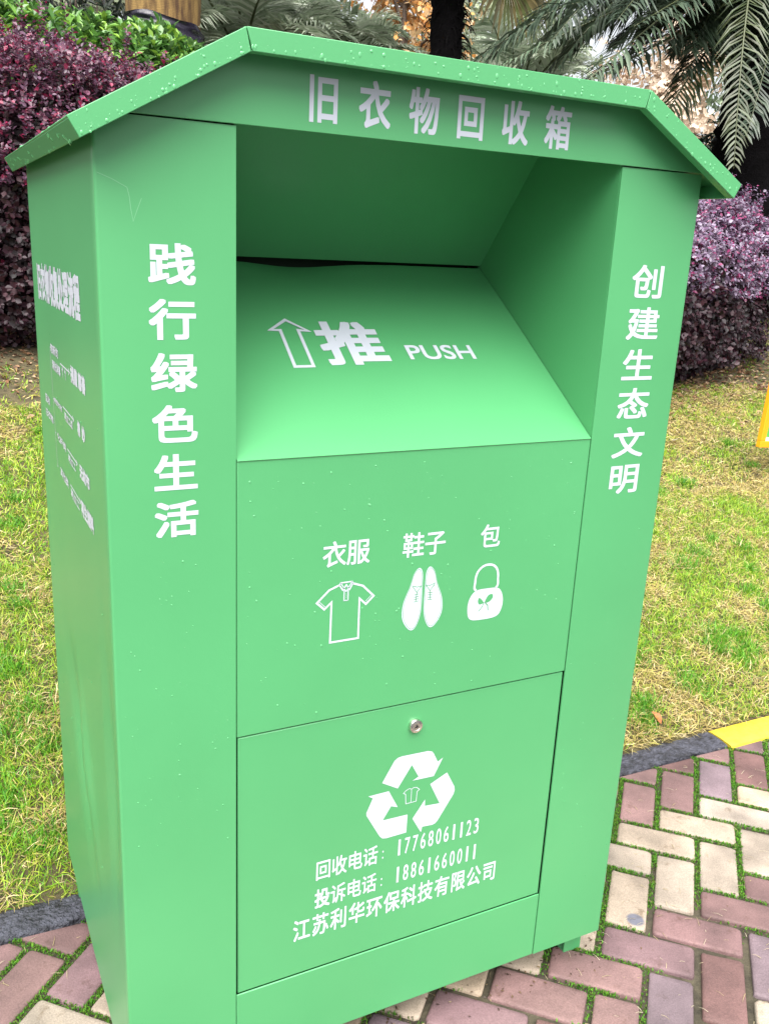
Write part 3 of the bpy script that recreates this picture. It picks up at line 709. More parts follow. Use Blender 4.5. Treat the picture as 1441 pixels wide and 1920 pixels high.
LEAF6 = [(0, 0, 0), (-.36, .3, .05), (-.42, .6, .06), (0, 1, -.04), (.42, .6, .06), (.36, .3, .05), (0, .5, -.03)]
LEAF6F = np.array([[0, 6, 1], [1, 6, 2], [2, 6, 3], [3, 6, 4], [4, 6, 5], [5, 6, 0]])
def build_moss():
    g = np.random.default_rng(31); n = 1500000
    a = g.uniform(-1., 2.3, n); b = g.uniform(-1.2, 2.6, n)
    fa = (a - A0) / U; fb = (b - B0) / U; A = np.floor(fa); B = np.floor(fb); k = (A - B) % 4
    # distance to the nearest joint line in cell units
    fa -= A; fb -= B
    dl = np.where(k == 1, 9, fa); dr = np.where(k == 0, 9, 1 - fa); db = np.where(k == 2, 9, fb); dt = np.where(k == 3, 9, 1 - fb)
    dist = np.minimum(np.minimum(dl, dr), np.minimum(db, dt)) * U
    x, y = (a + b) * R2, (a - b) * R2
    amount = np.clip((fbm(x * 4.1 + 5, y * 4.1) - .50 + .32 * np.clip((y + .05) / .3, 0, 1) - .10 * (y < -.1) + .25 * (x < .2)) * 5, 0, 1) * .8
    keep = (dist < .0085) & (g.random(n) < amount) & (x > -1.2) & (x < 3.2) & (y > -1.4) & (y < kerb_front(x) + .004)
    x, y, dist = x[keep], y[keep], dist[keep]; n = len(x)
    tv = [(-.5, 0, 0), (.5, 0, 0), (.28, .55, .35), (-.28, .55, .35), (0, 1, 0)]
    az = g.uniform(0, 2 * math.pi, n); el = g.uniform(.5, 1.5, n)
    d = np.stack([np.cos(az) * np.cos(el), np.sin(az) * np.cos(el), np.sin(el)], 1); fr = frames(d, np.array([.1, .2, 1.]) + g.normal(0, .4, (n, 3)))
    L = g.uniform(.005, .0105, n)
    col = np.array([[.075, .25, .008], [.10, .30, .010], [.05, .18, .007], [.12, .20, .02]])[g.integers(0, 4, n)] * g.uniform(.7, 1.2, (n, 1))
    mb = MB(); mb.inst(tv, np.array([[0, 1, 2], [0, 2, 3], [3, 2, 4]]), fr * np.stack([g.uniform(.0022, .0042, n), L, L], 1)[:, :, None], np.stack([x, y, GZ - .0065 + .004 * (1 - dist / .0085)], 1), col, [.6, .6, 1, 1, 1.1])
    tag(mb.build('moss', M['moss'], smooth=True), 'bright green moss filling joints of the brick paving', 'moss', kind='stuff')
    # dry clippings on the bricks
    n = 1500; x = g.uniform(-.6, 2.6, n); y = g.uniform(-1.2, .55, n); az = g.uniform(0, 6.28, n)
    d = np.stack([np.cos(az), np.sin(az), g.normal(0, .05, n)], 1); fr = frames(d, np.array([0, 0, 1.]) + g.normal(0, .15, (n, 3)))
    L = g.uniform(.006, .032, n); mb = MB()
    col = np.array([[.42, .35, .22], [.34, .27, .15], [.48, .42, .3]])[g.integers(0, 3, n)]
    mb.inst([(-.5, 0, 0), (.5, 0, 0), (.7, .5, .12), (-.1, .5, .12), (0.2, 1, 0)], np.array([[0, 1, 2], [0, 2, 3], [3, 2, 4]]), fr * np.stack([g.uniform(.0008, .0017, n), L, L], 1)[:, :, None], np.stack([x, y, np.full(n, GZ + .0016)], 1), col)
    n = 130; x = g.normal(.75, .28, n); y = .03 + np.abs(g.normal(0, .05, n)) - .07 * g.random(n); az = g.uniform(0, 6.28, n)
    d = np.stack([np.cos(az), np.sin(az), g.normal(0, .1, n)], 1); fr = frames(d, np.array([0, 0, 1.]) + g.normal(0, .3, (n, 3))); L = g.uniform(.003, .010, n)
    col = np.array([[.08, .045, .025], [.14, .09, .05], [.05, .03, .02], [.22, .16, .09]])[g.integers(0, 4, n)]
    mb.inst(LEAF6, LEAF6F, fr * np.stack([L * .5, L, L * 1.5], 1)[:, :, None], np.stack([x, y, np.full(n, GZ + .003)], 1), col)
    tag(mb.build('grass_clippings', M['blade'], smooth=True), 'dry straw clippings and brown crumbs scattered over the bricks', 'clippings', kind='stuff')
build_moss()

def fallen_leaf(loc, size, az, col, label, tilt=.3):
    mb = MB(); V = np.array(LEAF6) * (size * .8, size, size * 2.2)
    c, s = math.cos(az), math.sin(az); R = np.array([[c, -s, 0], [s, c, 0], [0, 0, 1]]); T = np.array([[1, 0, 0], [0, math.cos(tilt), -math.sin(tilt)], [0, math.sin(tilt), math.cos(tilt)]])
    mb.add(V @ T.T @ R.T + np.array(loc), LEAF6F, col); o = mb.build('fallen_leaf', M['leafm'], loc=loc, smooth=True)
    tag(o, label, 'leaf', 'fallen leaves on the lawn')
fallen_leaf((1.845, .70, float(lawn_z(1.845, .70)) + .012), .05, .4, (.52, .17, .07), 'orange brown leaf lying by the kerb in front of a grass tuft', .8)
fallen_leaf((.16, 4.1, float(lawn_z(.16, 4.1)) + .02), .10, 1.2, (.62, .52, .46), 'pale dry leaf on the grass left of the bin')
fallen_leaf((3.86, 2.81, float(lawn_z(3.86, 2.81)) + .02), .08, 2.2, (.70, .62, .55), 'pale dry leaf on the grass right of the bin')

def build_litter():
    g = np.random.default_rng(41); mb = MB(); n = 9000
    x = np.concatenate([g.normal(4.7, 1.1, n // 2), g.uniform(-1.5, 3, n // 2)]); y = np.concatenate([g.normal(4.2, .55, n // 2), g.normal(5.0, .45, n // 2)])
    az = g.uniform(0, 6.28, n); d = np.stack([np.cos(az), np.sin(az), g.normal(.1, .25, n)], 1); fr = frames(d, np.array([0, 0, 1.]) + g.normal(0, .4, (n, 3)))
    L = g.uniform(.02, .05, n); col = np.array([[.22, .11, .06], [.30, .18, .10], [.14, .075, .05], [.40, .28, .18]])[g.integers(0, 4, n)]
    mb.inst(LEAF6, LEAF6F, fr * np.stack([L * .7, L, L * 2], 1)[:, :, None], np.stack([x, y, lawn_z(x, y) + .008], 1), col)
    tag(mb.build('leaf_litter', M['leafm'], smooth=True), 'brown leaf litter under the purple shrubs', 'litter', kind='stuff')
build_litter()

# ------------------------------------------------------------------ shrubs
def shrub_leaves(name, parent, centres, outdir, nleaf, size, cols, g, wid=.6, material='leaf', spread=.05, upbias=.6, sharpup=0.):
    """twig tips, each with a spray of nleaf leaves"""
    n = len(centres); k = nleaf
    d = norm(outdir + np.array([0, 0, upbias]) + g.normal(0, .35, (n, 3)))
    t = np.tile(np.linspace(-1, .25, k), n) * spread
    pos = np.repeat(centres, k, 0) + np.repeat(d, k, 0) * t[:, None]
    az = np.tile(np.arange(k) * 2.4, n) + np.repeat(g.uniform(0, 6.28, n), k)
    x = norm(np.cross(d, np.array([.3, .5, .8]))); y = np.cross(d, x); X, Y, Dd = (np.repeat(q, k, 0) for q in (x, y, d))
    ld = norm(X * np.cos(az)[:, None] + Y * np.sin(az)[:, None] + Dd * (g.uniform(.1, .9, (n * k, 1)) + sharpup))
    fr = frames(ld, Dd + g.normal(0, .25, (n * k, 3)) + np.array([0, 0, .5]))
    L = size * g.uniform(.5, 1.3, n * k); m = fr * np.stack([L * wid * 1.2, L, L * 1.5], 1)[:, :, None]
    c = np.asarray(cols)[g.integers(0, len(cols), n * k)] * g.uniform(.75, 1.2, (n * k, 1))
    mb = MB(); mb.inst(LEAF6, LEAF6F, m, pos, c)
    return mb.build(name, M[material], parent, smooth=True)

def stems(parent, base_pts, tops, r, g, mname='bark', name='stems'):
    mb = MB()
    for b, t in zip(base_pts, tops):
        q = np.linspace(0, 1, 5)[:, None]; mid = np.array([g.normal(0, .06), g.normal(0, .06), 0])
        mb.tube(b + (t - b) * q + mid * np.sin(q * math.pi), np.linspace(r, r * .35, 5), 5)
    return mb.build(name, M[mname], parent, smooth=True)

def mound(n, cx, cy, hx, hy, z0, ztop, g, power=3., thick=.16, zslope=(0, 0)):
    """points in the outer shell of a clipped hedge; returns points and outward directions"""
    hz = ztop - z0; wts = np.array([4 * hx * hy, 4 * hx * hz, 4 * hy * hz]); fc = g.choice(3, n, p=wts / wts.sum())
    v = np.stack([g.uniform(-1, 1, n), g.uniform(-1, 1, n), g.uniform(0, 1, n)], 1); sg = np.sign(g.random(n) - .5)
    v[fc == 0, 2] = 1; v[fc == 1, 1] = sg[fc == 1]; v[fc == 2, 0] = sg[fc == 2]
    x, y, z = (v / (np.abs(v) ** power).sum(1, keepdims=True) ** (1 / power)).T
    lump = 1 + .16 * (vnoise(x * 3.2 + 9, y * 3.2 + z * 4) - .5) + .12 * (vnoise(x * 9 + 2, z * 9 + y * 7) - .5)
    rr = lump * (1 - thick * g.random(n) ** 2.2)
    P = np.stack([cx + hx * x * rr, cy + hy * y * rr, z0 + (ztop - z0) * z * rr], 1)
    P[:, 2] += (P[:, 0] - cx) * zslope[0] + (P[:, 1] - cy) * zslope[1]
    o = norm(np.stack([x / hx, y / hy, z / (ztop - z0)], 1)); return P, o

def purple_shrub(cx, cy, hx, hy, zc, zt, ntip, label, seed, cols, zslope=(0, 0), size=.028, skirt=.5, shear=0.):
    g = np.random.default_rng(seed); zb = float(lawn_z(cx, cy))
    r = empty('purple_shrub', (cx, cy, zb), label, 'shrub')
    P, o = mound(ntip, cx, cy, hx, hy, zc, zt, g, 3.2, .12, zslope)
    # sparse lower skirt and underside
    m = int(ntip * skirt); th = g.uniform(0, 2 * math.pi, m); k = g.random(m) ** 1.6
    rr = (1.0 - .25 * k) * np.sqrt(g.uniform(.55, 1, m)); Q = np.stack([cx + hx * .97 * np.sign(np.cos(th)) * np.abs(np.cos(th)) ** .66 * rr, cy + hy * .97 * np.sign(np.sin(th)) * np.abs(np.sin(th)) ** .66 * rr, zc + .12 - (zc - zb - .15) * k], 1)
    Q[:, 2] += (Q[:, 0] - cx) * zslope[0]
    P = np.concatenate([P, Q]); o = np.concatenate([o, norm(np.stack([np.cos(th), np.sin(th), -.2 + 0 * th], 1))])
    m = int(ntip * .03); i = g.integers(0, ntip, m)      # stray shoots above the clipped outline
    for q in (.03, .06, .09): P = np.concatenate([P, P[i] + o[i] * q * g.uniform(.4, 1.3, (m, 1)) + np.array([0, 0, q])]); o = np.concatenate([o, o[i]])
    P[:, 1] += shear * (P[:, 0] - cx)
    shrub_leaves('foliage', r, P, o, 7, size, cols, g, .62, 'leaf', .05, .35)
    # dense dark twig core
    n = 60; th = g.uniform(0, 6.28, n); q = np.sqrt(g.random(n)) * .8
    b = np.stack([cx + hx * .75 * np.cos(th) * q, cy + hy * .75 * np.sin(th) * q, 0 * th], 1); b[:, 1] += shear * (b[:, 0] - cx); b[:, 2] = lawn_z(b[:, 0], b[:, 1]) - .05
    t = np.stack([cx + hx * .9 * np.cos(th) * q, cy + hy * .9 * np.sin(th) * q, zc + (zt - zc) * .5 + 0 * th + (b[:, 0] - cx) * zslope[0]], 1)
    t[:, 1] += shear * (t[:, 0] - cx); stems(r, b, t, .011, g)
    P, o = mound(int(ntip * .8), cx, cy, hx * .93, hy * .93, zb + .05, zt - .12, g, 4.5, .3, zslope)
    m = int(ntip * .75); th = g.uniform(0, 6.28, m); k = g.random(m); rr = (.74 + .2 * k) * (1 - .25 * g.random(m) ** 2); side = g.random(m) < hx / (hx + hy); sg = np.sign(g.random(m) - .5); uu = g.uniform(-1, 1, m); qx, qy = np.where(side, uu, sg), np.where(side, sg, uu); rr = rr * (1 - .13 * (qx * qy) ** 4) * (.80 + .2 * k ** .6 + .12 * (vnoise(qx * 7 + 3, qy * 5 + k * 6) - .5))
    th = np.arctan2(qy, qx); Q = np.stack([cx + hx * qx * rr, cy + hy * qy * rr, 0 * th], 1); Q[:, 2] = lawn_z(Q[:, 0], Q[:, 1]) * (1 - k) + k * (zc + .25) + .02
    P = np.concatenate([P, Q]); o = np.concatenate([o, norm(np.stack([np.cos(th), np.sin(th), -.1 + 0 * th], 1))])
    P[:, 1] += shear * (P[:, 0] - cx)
    shrub_leaves('inner_foliage', r, P, o, 6, size * 1.3, [(.020, .006, .012), (.030, .008, .016), (.010, .005, .007), (.045, .012, .02)], g, .7, 'leafm', .06, .1)  # shade under the canopy put into these near-black leaf colours
PL = [(.09, .024, .05), (.12, .036, .07), (.15, .06, .10), (.22, .018, .06), (.08, .04, .07), (.13, .065, .11)]
PRr = [(.16, .095, .165), (.21, .145, .235), (.26, .20, .30), (.26, .04, .13), (.11, .07, .12), (.31, .25, .34)]
purple_shrub(.5, 5.25, 2.3, .70, 1.62, 2.47, 11000, 'dark purple leaved hedge left of the bin, in front of the green hedge', 51, PL, (-.06, 0), .030, .3)
purple_shrub(5.15, 4.5, 1.42, .85, 1.18, 1.90, 8500, 'lilac purple shrub right of the bin, overhanging the lawn', 52, PRr, (-.02, .0), .031, .45, .45)

def green_hedge():
    g = np.random.default_rng(61); cx, cy, hx, hy = -.1, 6.65, 2.5, .72; zb = float(lawn_z(cx, cy))
    r = empty('green_hedge', (cx, cy, zb), 'bright green clipped hedge behind the dark purple hedge', 'hedge')
    P, o = mound(2600, cx, cy, hx, hy, 2.1, 2.96, g, 3.2, .15, (.0, .05))
    m = 900; th = g.uniform(0, 6.28, m); P2 = np.stack([cx + hx * .96 * np.cos(th), cy + hy * .96 * np.sin(th), g.uniform(1.2, 2.2, m)], 1)
    P = np.concatenate([P, P2]); o = np.concatenate([o, norm(np.stack([np.cos(th), np.sin(th), 0 * th], 1))])
    shrub_leaves('foliage', r, P, o, 9, .088, [(.08, .20, .045), (.11, .26, .055), (.06, .15, .04), (.16, .33, .06), (.13, .24, .09), (.24, .42, .06)], g, .42, 'leaf', .06, .9, .35)
    n = 50; th = g.uniform(0, 6.28, n); q = np.sqrt(g.random(n)) * .8
    b = np.stack([cx + hx * .8 * np.cos(th) * q, cy + hy * .8 * np.sin(th) * q, 0 * th], 1); b[:, 2] = lawn_z(b[:, 0], b[:, 1]) - .05; t = b.copy(); t[:, 2] = 2.7
    stems(r, b, t, .014, g)
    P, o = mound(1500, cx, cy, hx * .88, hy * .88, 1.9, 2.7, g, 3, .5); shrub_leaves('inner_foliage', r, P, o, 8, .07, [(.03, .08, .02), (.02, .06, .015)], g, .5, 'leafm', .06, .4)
green_hedge()

# ------------------------------------------------------------------ palms
def bez(P0, P1, P2, n):
    t = np.linspace(0, 1, n)[:, None]; return (1 - t) ** 2 * np.array(P0) + 2 * t * (1 - t) * np.array(P1) + t * t * np.array(P2)
def frond(parent, P0, P1, P2, L, wd, cols, g, n=58, droop=.35, lift=.3, material='palm', start=.14, roll=0., rachis=(.07, .085, .035)):
    P = bez(P0, P1, P2, 40); T = norm(np.gradient(P, axis=0)); mb = MB()
    mb.tube(P, np.linspace(.018, .003, 40), 5, rachis)
    q = np.linspace(start, .99, n) * 39; i0 = np.clip(q.astype(int), 0, 38); f = (q - i0)[:, None]
    B = P[i0] * (1 - f) + P[i0 + 1] * f; t = norm(T[i0] * (1 - f) + T[i0 + 1] * f)
    side = norm(np.cross(t, np.array([0, 0, 1.]))); up = np.cross(side, t)
    if roll: side, up = side * math.cos(roll) + up * math.sin(roll), up * math.cos(roll) - side * math.sin(roll)
    s = np.linspace(start, .99, n); prof = np.clip(np.sin(np.clip((s - start) / (1 - start) * .86 + .14, 0, 1) * math.pi) ** .55, .25, 1)
    for sg in (-1, 1):
        d0 = norm(t * g.uniform(.55, .8, (n, 1)) + side * sg * .85 + up * (lift + g.normal(0, .12, (n, 1))) + g.normal(0, .07, (n, 3)))
        Ln = L * prof * g.uniform(.85, 1.1, n); w = wd * g.uniform(.85, 1.15, n)
        dr = np.array([0, 0, -1.]) * (droop * g.uniform(.6, 1.4, n))[:, None]
        p1 = B + d0 * (Ln * .45)[:, None] + dr * (Ln * .12)[:, None]; d1 = norm(d0 + dr); p2 = B + d0 * (Ln * .45)[:, None] + dr * (Ln * .2)[:, None] + d1 * (Ln * .55)[:, None]
        wv = norm(np.cross(d0, up + .4 * side * sg)); uv = norm(np.cross(wv, d0)) 
        V = np.stack([B - wv * (w * .3)[:, None], B + wv * (w * .3)[:, None], p1 - wv * (w * .5)[:, None] + uv * (w * .18)[:, None], p1 + wv * (w * .5)[:, None] + uv * (w * .18)[:, None], p1 - uv * (w * .12)[:, None], p2], 1)
        c = np.asarray(cols)[g.integers(0, len(cols), n)] * g.uniform(.75, 1.2, (n, 1)); C = np.repeat(c[:, None], 6, 1)
        Ff = np.array([[0, 4, 2], [0, 1, 4], [1, 3, 4], [2, 4, 5], [4, 3, 5]])
        mb.add(V.reshape(-1, 3), (Ff[None] + (np.arange(n) * 6)[:, None, None]).reshape(-1, 3), C.reshape(-1, 3))
    return mb.build('frond', M[material], parent, smooth=True)
def random_fronds(parent, c, n, length, L, wd, cols, g, az0=0, az1=6.283, el=(0.1, 1.1), droop=.9, lift=.3, ldroop=.35):
    for k in range(n):
        az = az0 + (az1 - az0) * (k + g.uniform(.1, .9)) / n; e = g.uniform(*el); ln = length * g.uniform(.85, 1.1)
        h = np.array([math.sin(az), math.cos(az), 0])
        P1 = np.array(c) + (h * math.cos(e) + np.array([0, 0, math.sin(e)])) * ln * .55; P2 = P1 + (h * math.cos(e) * .9 + np.array([0, 0, math.sin(e) - droop * g.uniform(.8, 1.25)])) * ln * .5
        frond(parent, c, P1, P2, L, wd, cols, g, n=int(44 + ln * 6), droop=ldroop, lift=lift, roll=g.normal(0, .3))
def palm_trunk(parent, x, y, zb, zt, r0, r1, mname, g, rough=.12, k=20, name='trunk', rows=46):
    Z = np.linspace(zb, zt, rows); mb = MB(); V = []
    for i, z in enumerate(Z):
        r = r0 + (r1 - r0) * i / (rows - 1)
        for j in range(k):
            t = 2 * math.pi * j / k; rr = r * (1 + rough * (g.random() - .5) + (rough * .8 if (i + j) % 2 else 0)); V.append((x + rr * math.cos(t), y + rr * math.sin(t), z))
    f = [(i * k + j, i * k + (j + 1) % k, (i + 1) * k + (j + 1) % k, (i + 1) * k + j) for i in range(rows - 1) for j in range(k)] + [tuple((rows - 1) * k + j for j in range(k))]
    mb.add(V, f); return mb.build(name, M[mname], parent, smooth=True)

PG = [(.078, .12, .072), (.064, .10, .062), (.10, .145, .09), (.12, .16, .11), (.055, .09, .055)]
PGD = [(.042, .066, .042), (.03, .052, .034), (.058, .088, .055), (.085, .115, .08)]
PGY = [(.045, .065, .024), (.034, .052, .02), (.06, .078, .03), (.042, .052, .018)]
def date_palm_right():
    g = np.random.default_rng(71); x, y = 6.85, 5.35; zb = float(lawn_z(x, y)); C = np.array([6.6, 5.1, 3.95])
    r = empty('date_palm', (x, y, zb), 'large dark date palm right of the bin with fronds arching over the roof', 'palm tree', 'date palms')
    palm_trunk(r, x, y, zb - .1, 4.1, .30, .26, 'fibre', g, .2)
    def fr(p1, p2, **k): frond(r, C + g.normal(0, .06, 3), p1, p2, k.pop('L', .40), k.pop('wd', .021), k.pop('cols', PGD), g, **k)
    fr((5.0, 4.0, 3.55), (3.58, 3.95, 2.30), n=80, droop=.5, lift=.15, cols=PG)
    fr((5.4, 4.6, 3.15), (4.15, 4.4, 2.60), n=70, droop=.6, lift=.2)
    fr((4.95, 3.9, 3.75), (4.80, 3.55, 2.02), n=78, droop=.55, lift=.1, cols=PGY, L=.30, wd=.019)
    fr((5.5, 4.3, 3.6), (4.1, 3.9, 2.85), n=74, droop=.5, lift=.2)
    fr((5.2, 5.0, 3.5), (3.9, 5.2, 2.75), n=74, droop=.5, lift=.2, cols=PG)
    fr((5.6, 4.6, 3.3), (4.75, 4.35, 2.25), n=66, droop=.8, lift=.0, cols=PGY)
    fr((5.9, 4.3, 3.5), (5.35, 4.0, 2.30), n=66, droop=.7, lift=.1, cols=PGD)
    fr((5.6, 4.9, 3.9), (4.4, 4.6, 3.35), n=70, droop=.4, lift=.25)
    fr((5.3, 4.3, 4.2), (3.7, 4.0, 3.15), n=76, droop=.4, lift=.25, cols=PG)
    fr((5.9, 4.7, 3.4), (5.1, 4.5, 2.75), n=60, droop=.7, lift=.1)
    for k in range(26):
        q = g.random(); tx = 3.9 + 2.6 * q; tip = (tx, g.uniform(3.9, 6.0), 2.75 + .35 * g.random() + .12 * (tx - 3.9))
        fr((.5 * (tx + 6.6) - .1, .5 * (tip[1] + 5.1), g.uniform(3.4, 4.3)), tip, n=96, droop=g.uniform(.3, .8), lift=g.uniform(0, .25), cols=[PG, PGD, PGD][k % 3], L=.44, wd=.024)
    random_fronds(r, C, 14, 2.4, .42, .028, PGD, g, math.radians(-35), math.radians(230), (.2, 1.2))
date_palm_right()

def low_palm(x, y, h, length, n, label, seed, cols, el=(.35, 1.3), L=.38, wd=.024):
    g = np.random.default_rng(seed); zb = float(lawn_z(x, y)); r = empty('date_palm', (x, y, zb), label, 'palm tree', 'date palms')
    palm_trunk(r, x, y, zb - .1, zb + h, .26, .22, 'bark', g, .25, 14, rows=18)
    random_fronds(r, np.array([x, y, zb + h]), n, length, L, wd, cols, g, el=el, droop=1.0)
PGP = [(.36, .41, .31), (.28, .34, .24), (.43, .47, .38), (.21, .27, .18)]
low_palm(2.75, 7.9, 1.75, 1.7, 34, 'grey green date palm behind the roof, next to the wrapped trunk', 81, PGP)
low_palm(4.0, 9.0, 1.8, 1.8, 30, 'pale date palm behind the roof, left of the dark fan palm trunk', 82, PGP)
low_palm(6.4, 8.6, 1.6, 1.9, 30, 'pale date palm behind the roof, right of the dark fan palm trunk', 83, PGP)

def wrapped_palm():
    g = np.random.default_rng(91); x, y = 1.79, 6.95; zb = float(lawn_z(x, y)); r = empty('wrapped_palm', (x, y, zb), 'thick palm trunk wrapped in brown sacking with a black film band', 'palm tree')
    palm_trunk(r, x, y, zb - .1, 5.4, .27, .25, 'bark', g, .1)
    def band(z0, z1, rad, m, name, tilt=0., wob=.02, rows=30, k=40, seam=False):
        mb = MB(); V = []
        for i in range(rows):
            q = i / (rows - 1)
            for j in range(k):
                t = 2 * math.pi * j / k; zz = z0 + (z1 - z0) * q + tilt * math.cos(t) + .012 * math.sin(5 * t) * (1 if i in (0, rows - 1) else 0)
                rr = rad + wob * (vnoise(t * 3 + 7, q * (9 if m == 'film' else 3)) - .5) + .006 * (vnoise(t * 9, q * 14) - .5); V.append((x + rr * math.cos(t), y + rr * math.sin(t), zz))
        mb.add(V, [(i * k + j, i * k + (j + 1) % k, (i + 1) * k + (j + 1) % k, (i + 1) * k + j) for i in range(rows - 1) for j in range(k)]); return mb.build(name, M[m], r, smooth=True)
    band(3.0, 4.9, .302, 'sack', 'sacking_wrap'); band(2.82, 3.06, .318, 'film', 'film_band', -.05, .04)
    band(1.0, 2.86, .29, 'sack', 'sacking_wrap')
    random_fronds(r, np.array([x, y, 5.4]), 12, 2.3, .4, .03, PG, g, el=(.3, 1.2))
wrapped_palm()

def fan_leaf(parent, base, hub, nrm, up, R, cols, g, n=30, span=4.6, droop=.25, rach=(.14, .15, .05)):
    mb = MB(); mb.tube(bez(base, (np.array(base) + hub) / 2 + np.array([0, 0, .08]), hub, 10), np.linspace(.016, .009, 10), 5, rach)
    nrm = norm(np.array(nrm, float)); up = norm(np.array(up, float) - nrm * np.dot(up, nrm)); sd = np.cross(up, nrm); hub = np.array(hub, float)
    for k in range(n):
        a = (k / (n - 1) - .5) * span; d = up * math.cos(a) + sd * math.sin(a); q = np.cross(nrm, d); Lk = R * g.uniform(.85, 1.05) * (1 - .12 * abs(a) / span)
        w = R * span / n * .34; dr = np.array([0, 0, -1.]) * droop * g.uniform(.5, 1.5) * Lk
        p1 = hub + d * Lk * .5; p2 = hub + d * Lk * .8 + dr * .25; p3 = hub + d * Lk * .97 + dr
        V = [hub, p1 - q * w + nrm * w * .3, p1 + q * w + nrm * w * .3, p1 - nrm * w * .3, p2 - q * w * .5, p2 + q * w * .5, p3]
        mb.add(V, [(0, 3, 1), (0, 2, 3), (1, 3, 4), (3, 2, 5), (3, 5, 4), (4, 5, 6)], np.asarray(cols)[g.integers(0, len(cols))] * g.uniform(.8, 1.2))
    return mb.build('fan_leaf', M['palm'], parent, smooth=True)
def fan_palm():
    g = np.random.default_rng(101); x, y = 4.19, 6.5; zb = float(lawn_z(x, y)); r = empty('fan_palm', (x, y, zb), 'dark shaggy trunk of a fan palm behind the middle of the roof', 'palm tree')
    palm_trunk(r, x, y, zb - .1, 4.3, .105, .135, 'fibre', g, .25, 16, rows=60)
    mb = MB()
    for _ in range(420):
        t = g.uniform(0, 6.28); z = g.uniform(2.4, 4.3); o = np.array([math.cos(t), math.sin(t), 0]); p = np.array([x, y, z]) + o * .11; ln = g.uniform(.06, .16)
        P = bez(p, p + o * ln * .9 + np.array([0, 0, ln * .1]), p + o * ln * g.uniform(.5, 1.1) + np.array([0, 0, -ln]), 5); mb.tube(P, np.linspace(.006, .0012, 5), 4)
    mb.build('leaf_bases', M['fibre'], r)
    C = np.array([x, y, 4.25])
    yel = [(.30, .36, .06), (.22, .30, .05), (.36, .40, .09)]; brn = [(.13, .10, .03), (.08, .07, .025), (.18, .14, .05), (.10, .12, .03)]
    fan_leaf(r, C, np.array([3.85, 6.2, 3.90]), (-.5, -.8, .3), (-.15, -.1, -1), .46, yel, g, 34, 4.2, .1)
    fan_leaf(r, C, np.array([4.60, 6.25, 3.72]), (.2, -.95, .3), (.25, -.1, -1), .58, brn, g, 34, 4.2, .15)
    fan_leaf(r, C, np.array([4.95, 6.45, 3.86]), (.3, -.9, .3), (.4, 0, -1), .52, brn, g, 30, 4.0, .2)
    for k in range(12):
        a = k * .53 + .2; h = np.array([math.cos(a), math.sin(a), 0]); hub = C + h * .75 + np.array([0, 0, g.uniform(.0, .7)])
        fan_leaf(r, C, hub, h * .3 + np.array([0, 0, 1]), h + np.array([0, 0, -.2]), .6, [(.10, .17, .05), (.13, .2, .06)], g, 28, 4.6, .3)
fan_palm()
def low_fan(x, y, label, seed):
    g = np.random.default_rng(seed); zb = float(lawn_z(x, y)); r = empty('fan_palm_shrub', (x, y, zb), label, 'palm shrub', 'low fan palms'); C = np.array([x, y, zb + 1.0])
    palm_trunk(r, x, y, zb - .1, zb + 1.0, .11, .1, 'fibre', g, .25, 12, rows=20)
    for k in range(13):
        a = k * 2.4; h = np.array([math.cos(a), math.sin(a), 0]); e = g.uniform(.3, 1.3); hub = C + (h * math.cos(e) + np.array([0, 0, math.sin(e)])) * g.uniform(.5, .95)
        fan_leaf(r, C, hub, h * .5 * math.sin(e) - np.array([0, 0, 0]) + np.array([0, -.6, .5]), h * math.cos(e) + np.array([0, 0, math.sin(e)]), .5, [(.20, .25, .15), (.15, .20, .11), (.26, .30, .2)], g, 28, 3.6, .12)
low_fan(4.35, 7.8, 'pale low fan palm just left of the dark trunk', 111)
low_fan(5.15, 7.5, 'pale low fan palm just right of the dark trunk', 112)

# ------------------------------------------------------------------ trees farther back
def leafy_tree(name, x, y, h, spread, cols, label, seed, ntip=1400, size=.11, cat='tree', group=None, low=.25, material='leafm', nl=6, trunk=.13):
    g = np.random.default_rng(seed); zb = float(lawn_z(x, y)); r = empty(name, (x, y, zb), label, cat, group)
    mb = MB(); top = np.array([x + g.normal(0, .2), y, zb + h * .75]); P = bez((x, y, zb - .2), (x + g.normal(0, .3), y, zb + h * .4), top, 14); mb.tube(P, np.linspace(trunk, trunk * .3, 14), 9)
    tips = []
    for k in range(16):
        b = P[int(g.integers(4, 13))]; a = g.uniform(0, 6.28); e = g.uniform(.1, 1.2); ln = spread * g.uniform(.6, 1.05); h_ = np.array([math.cos(a) * math.cos(e), math.sin(a) * math.cos(e), math.sin(e)])
        q = b + h_ * ln; Q = bez(b, b + h_ * ln * .5 + np.array([0, 0, .15 * ln]), q, 7); mb.tube(Q, np.linspace(trunk * .35, .012, 7), 5); tips += [Q[3], Q[5], q]
        for _ in range(2):
            a2 = g.normal(0, 1, 3); q2 = Q[4] + norm(a2) * ln * .45; mb.tube(bez(Q[4], (Q[4] + q2) / 2 + .05, q2, 5), np.linspace(trunk * .15, .006, 5), 4); tips.append(q2)
    mb.build('trunk', M['bark'], r, smooth=True); tips = np.array(tips)
    c = tips[g.integers(0, len(tips), ntip)] + g.normal(0, spread * .16, (ntip, 3)); c[:, 2] = np.maximum(c[:, 2], zb + h * low * g.uniform(.7, 1.1, ntip))
    shrub_leaves('crown', r, c, norm(c - np.array([x, y, zb + h * .6])), nl, size, cols, g, .6, material, size * 1.5, .1)
leafy_tree('autumn_tree', 9.5, 17.5, 7.6, 1.7, [(.62, .30, .08), (.60, .42, .22), (.55, .30, .12), (.62, .48, .30)], 'bright orange autumn tree seen just left of the dark fan palm trunk', 121, 900, .14, group='autumn trees')
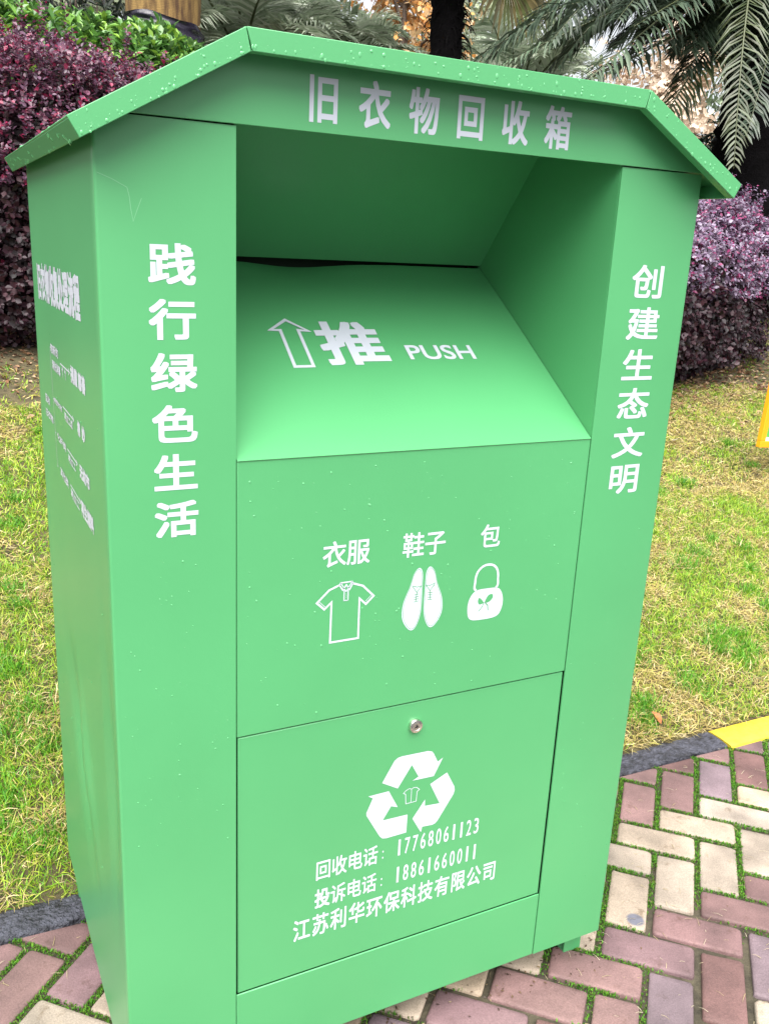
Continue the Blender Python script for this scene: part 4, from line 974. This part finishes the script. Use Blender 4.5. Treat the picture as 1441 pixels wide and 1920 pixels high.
leafy_tree('autumn_tree', 15.5, 15.5, 5.5, 2.4, [(.60, .47, .36), (.68, .56, .44), (.50, .37, .27)], 'cream coloured autumn tree seen over the right roof corner', 122, 1600, .15, group='autumn trees', low=.1)
for i, (x, y, h, s, c, lb) in enumerate((
        (-3.5, 16, 7, 3, 0, 'grey green broadleaf tree far behind the green hedge'), (2.8, 18, 7.5, 3, 1, 'pale green broadleaf tree far behind the wrapped trunk'),
        (6.3, 20, 8, 3, 0, 'grey green tree far behind the palms over the roof ridge'), (13.5, 21, 8, 3.2, 1, 'pale green broadleaf tree far behind the right palm fronds'), (20, 17, 8, 3.2, 0, 'grey green tree at far right behind the big palm'))):
    leafy_tree('broadleaf_tree', x, y, h, s, [[(.14, .20, .11), (.18, .24, .14), (.10, .15, .08)], [(.30, .36, .22), (.36, .40, .28), (.24, .30, .17)]][c], lb, 130 + i, 1500, .17, group='trees beyond the palms', low=.1)
def dark_bush(x, y, hx, hy, zt, label, seed):
    g = np.random.default_rng(seed); zb = float(lawn_z(x, y)); r = empty('evergreen_bush', (x, y, zb), label, 'bush', 'dark evergreen bushes')
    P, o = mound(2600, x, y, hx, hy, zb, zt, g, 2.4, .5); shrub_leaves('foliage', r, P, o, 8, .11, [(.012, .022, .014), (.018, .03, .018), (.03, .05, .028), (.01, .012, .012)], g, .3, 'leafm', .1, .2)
    n = 30; th = g.uniform(0, 6.28, n); q = np.sqrt(g.random(n)) * .6; b = np.stack([x + hx * np.cos(th) * q, y + hy * np.sin(th) * q, 0 * th + zb - .05], 1); t = b.copy(); t[:, 2] = zb + (zt - zb) * .8
    stems(r, b, t, .02, g)
dark_bush(8.3, 6.3, 1.5, .9, 3.0, 'black green bush in deep shade behind the lilac shrub', 141)
dark_bush(.9, 9.0, 1.7, .9, 4.3, 'dark evergreen bush behind the green hedge, left of the wrapped trunk', 142)

# ------------------------------------------------------------------ notice board at the right edge
def sign():
    P = np.array([3.862, 2.2, .437]); zb = float(lawn_z(4.3, 2.2)); r = empty('notice_board', (P[0], 2.2, zb), 'orange framed white and green notice board standing on the lawn', 'sign')
    x0, z0 = P[0], P[2]; x1, z1, t = x0 + .72, z0 + .50, .036; mb = MB()
    mb.box((x0, 2.19, z0), (x1, 2.22, z0 + t)); mb.box((x0, 2.19, z1 - t), (x1, 2.22, z1)); mb.box((x0, 2.1902, z0 + t), (x0 + t, 2.2198, z1 - t)); mb.box((x1 - t, 2.1902, z0 + t), (x1, 2.2198, z1 - t)); mb.build('frame', M['orange'], r, bevel=.003)
    mb = MB(); mb.box((x0 + t - .002, 2.200, z0 + t - .002), (x1 - t + .002, 2.212, z1 - t + .002)); pn = mb.build('panel', M['panel'], r)
    mb = MB(); X = np.linspace(x0 + t + .006, x1 - t - .006, 20); top = z0 + t + .13 + .03 * np.sin((X - x0) * 9)
    V = [(a, 2.1985, z0 + t + .022) for a in X] + [(a, 2.1985, b) for a, b in zip(X, top)]; mb.add(V, [(i, i + 1, 21 + i, 20 + i) for i in range(19)]); mb.build('printed_hills', M['signgreen'], r)
    r.rotation_euler = (0, .06, 0)
    for px in (x0 + .30, x1 - .12):
        mb = MB(); mb.tube([(px, 2.235, float(lawn_z(px, 2.235)) - .1), (px, 2.235, z1 - .05)], .014, 10); mb.build('post', M['post'], r, smooth=True)
sign()
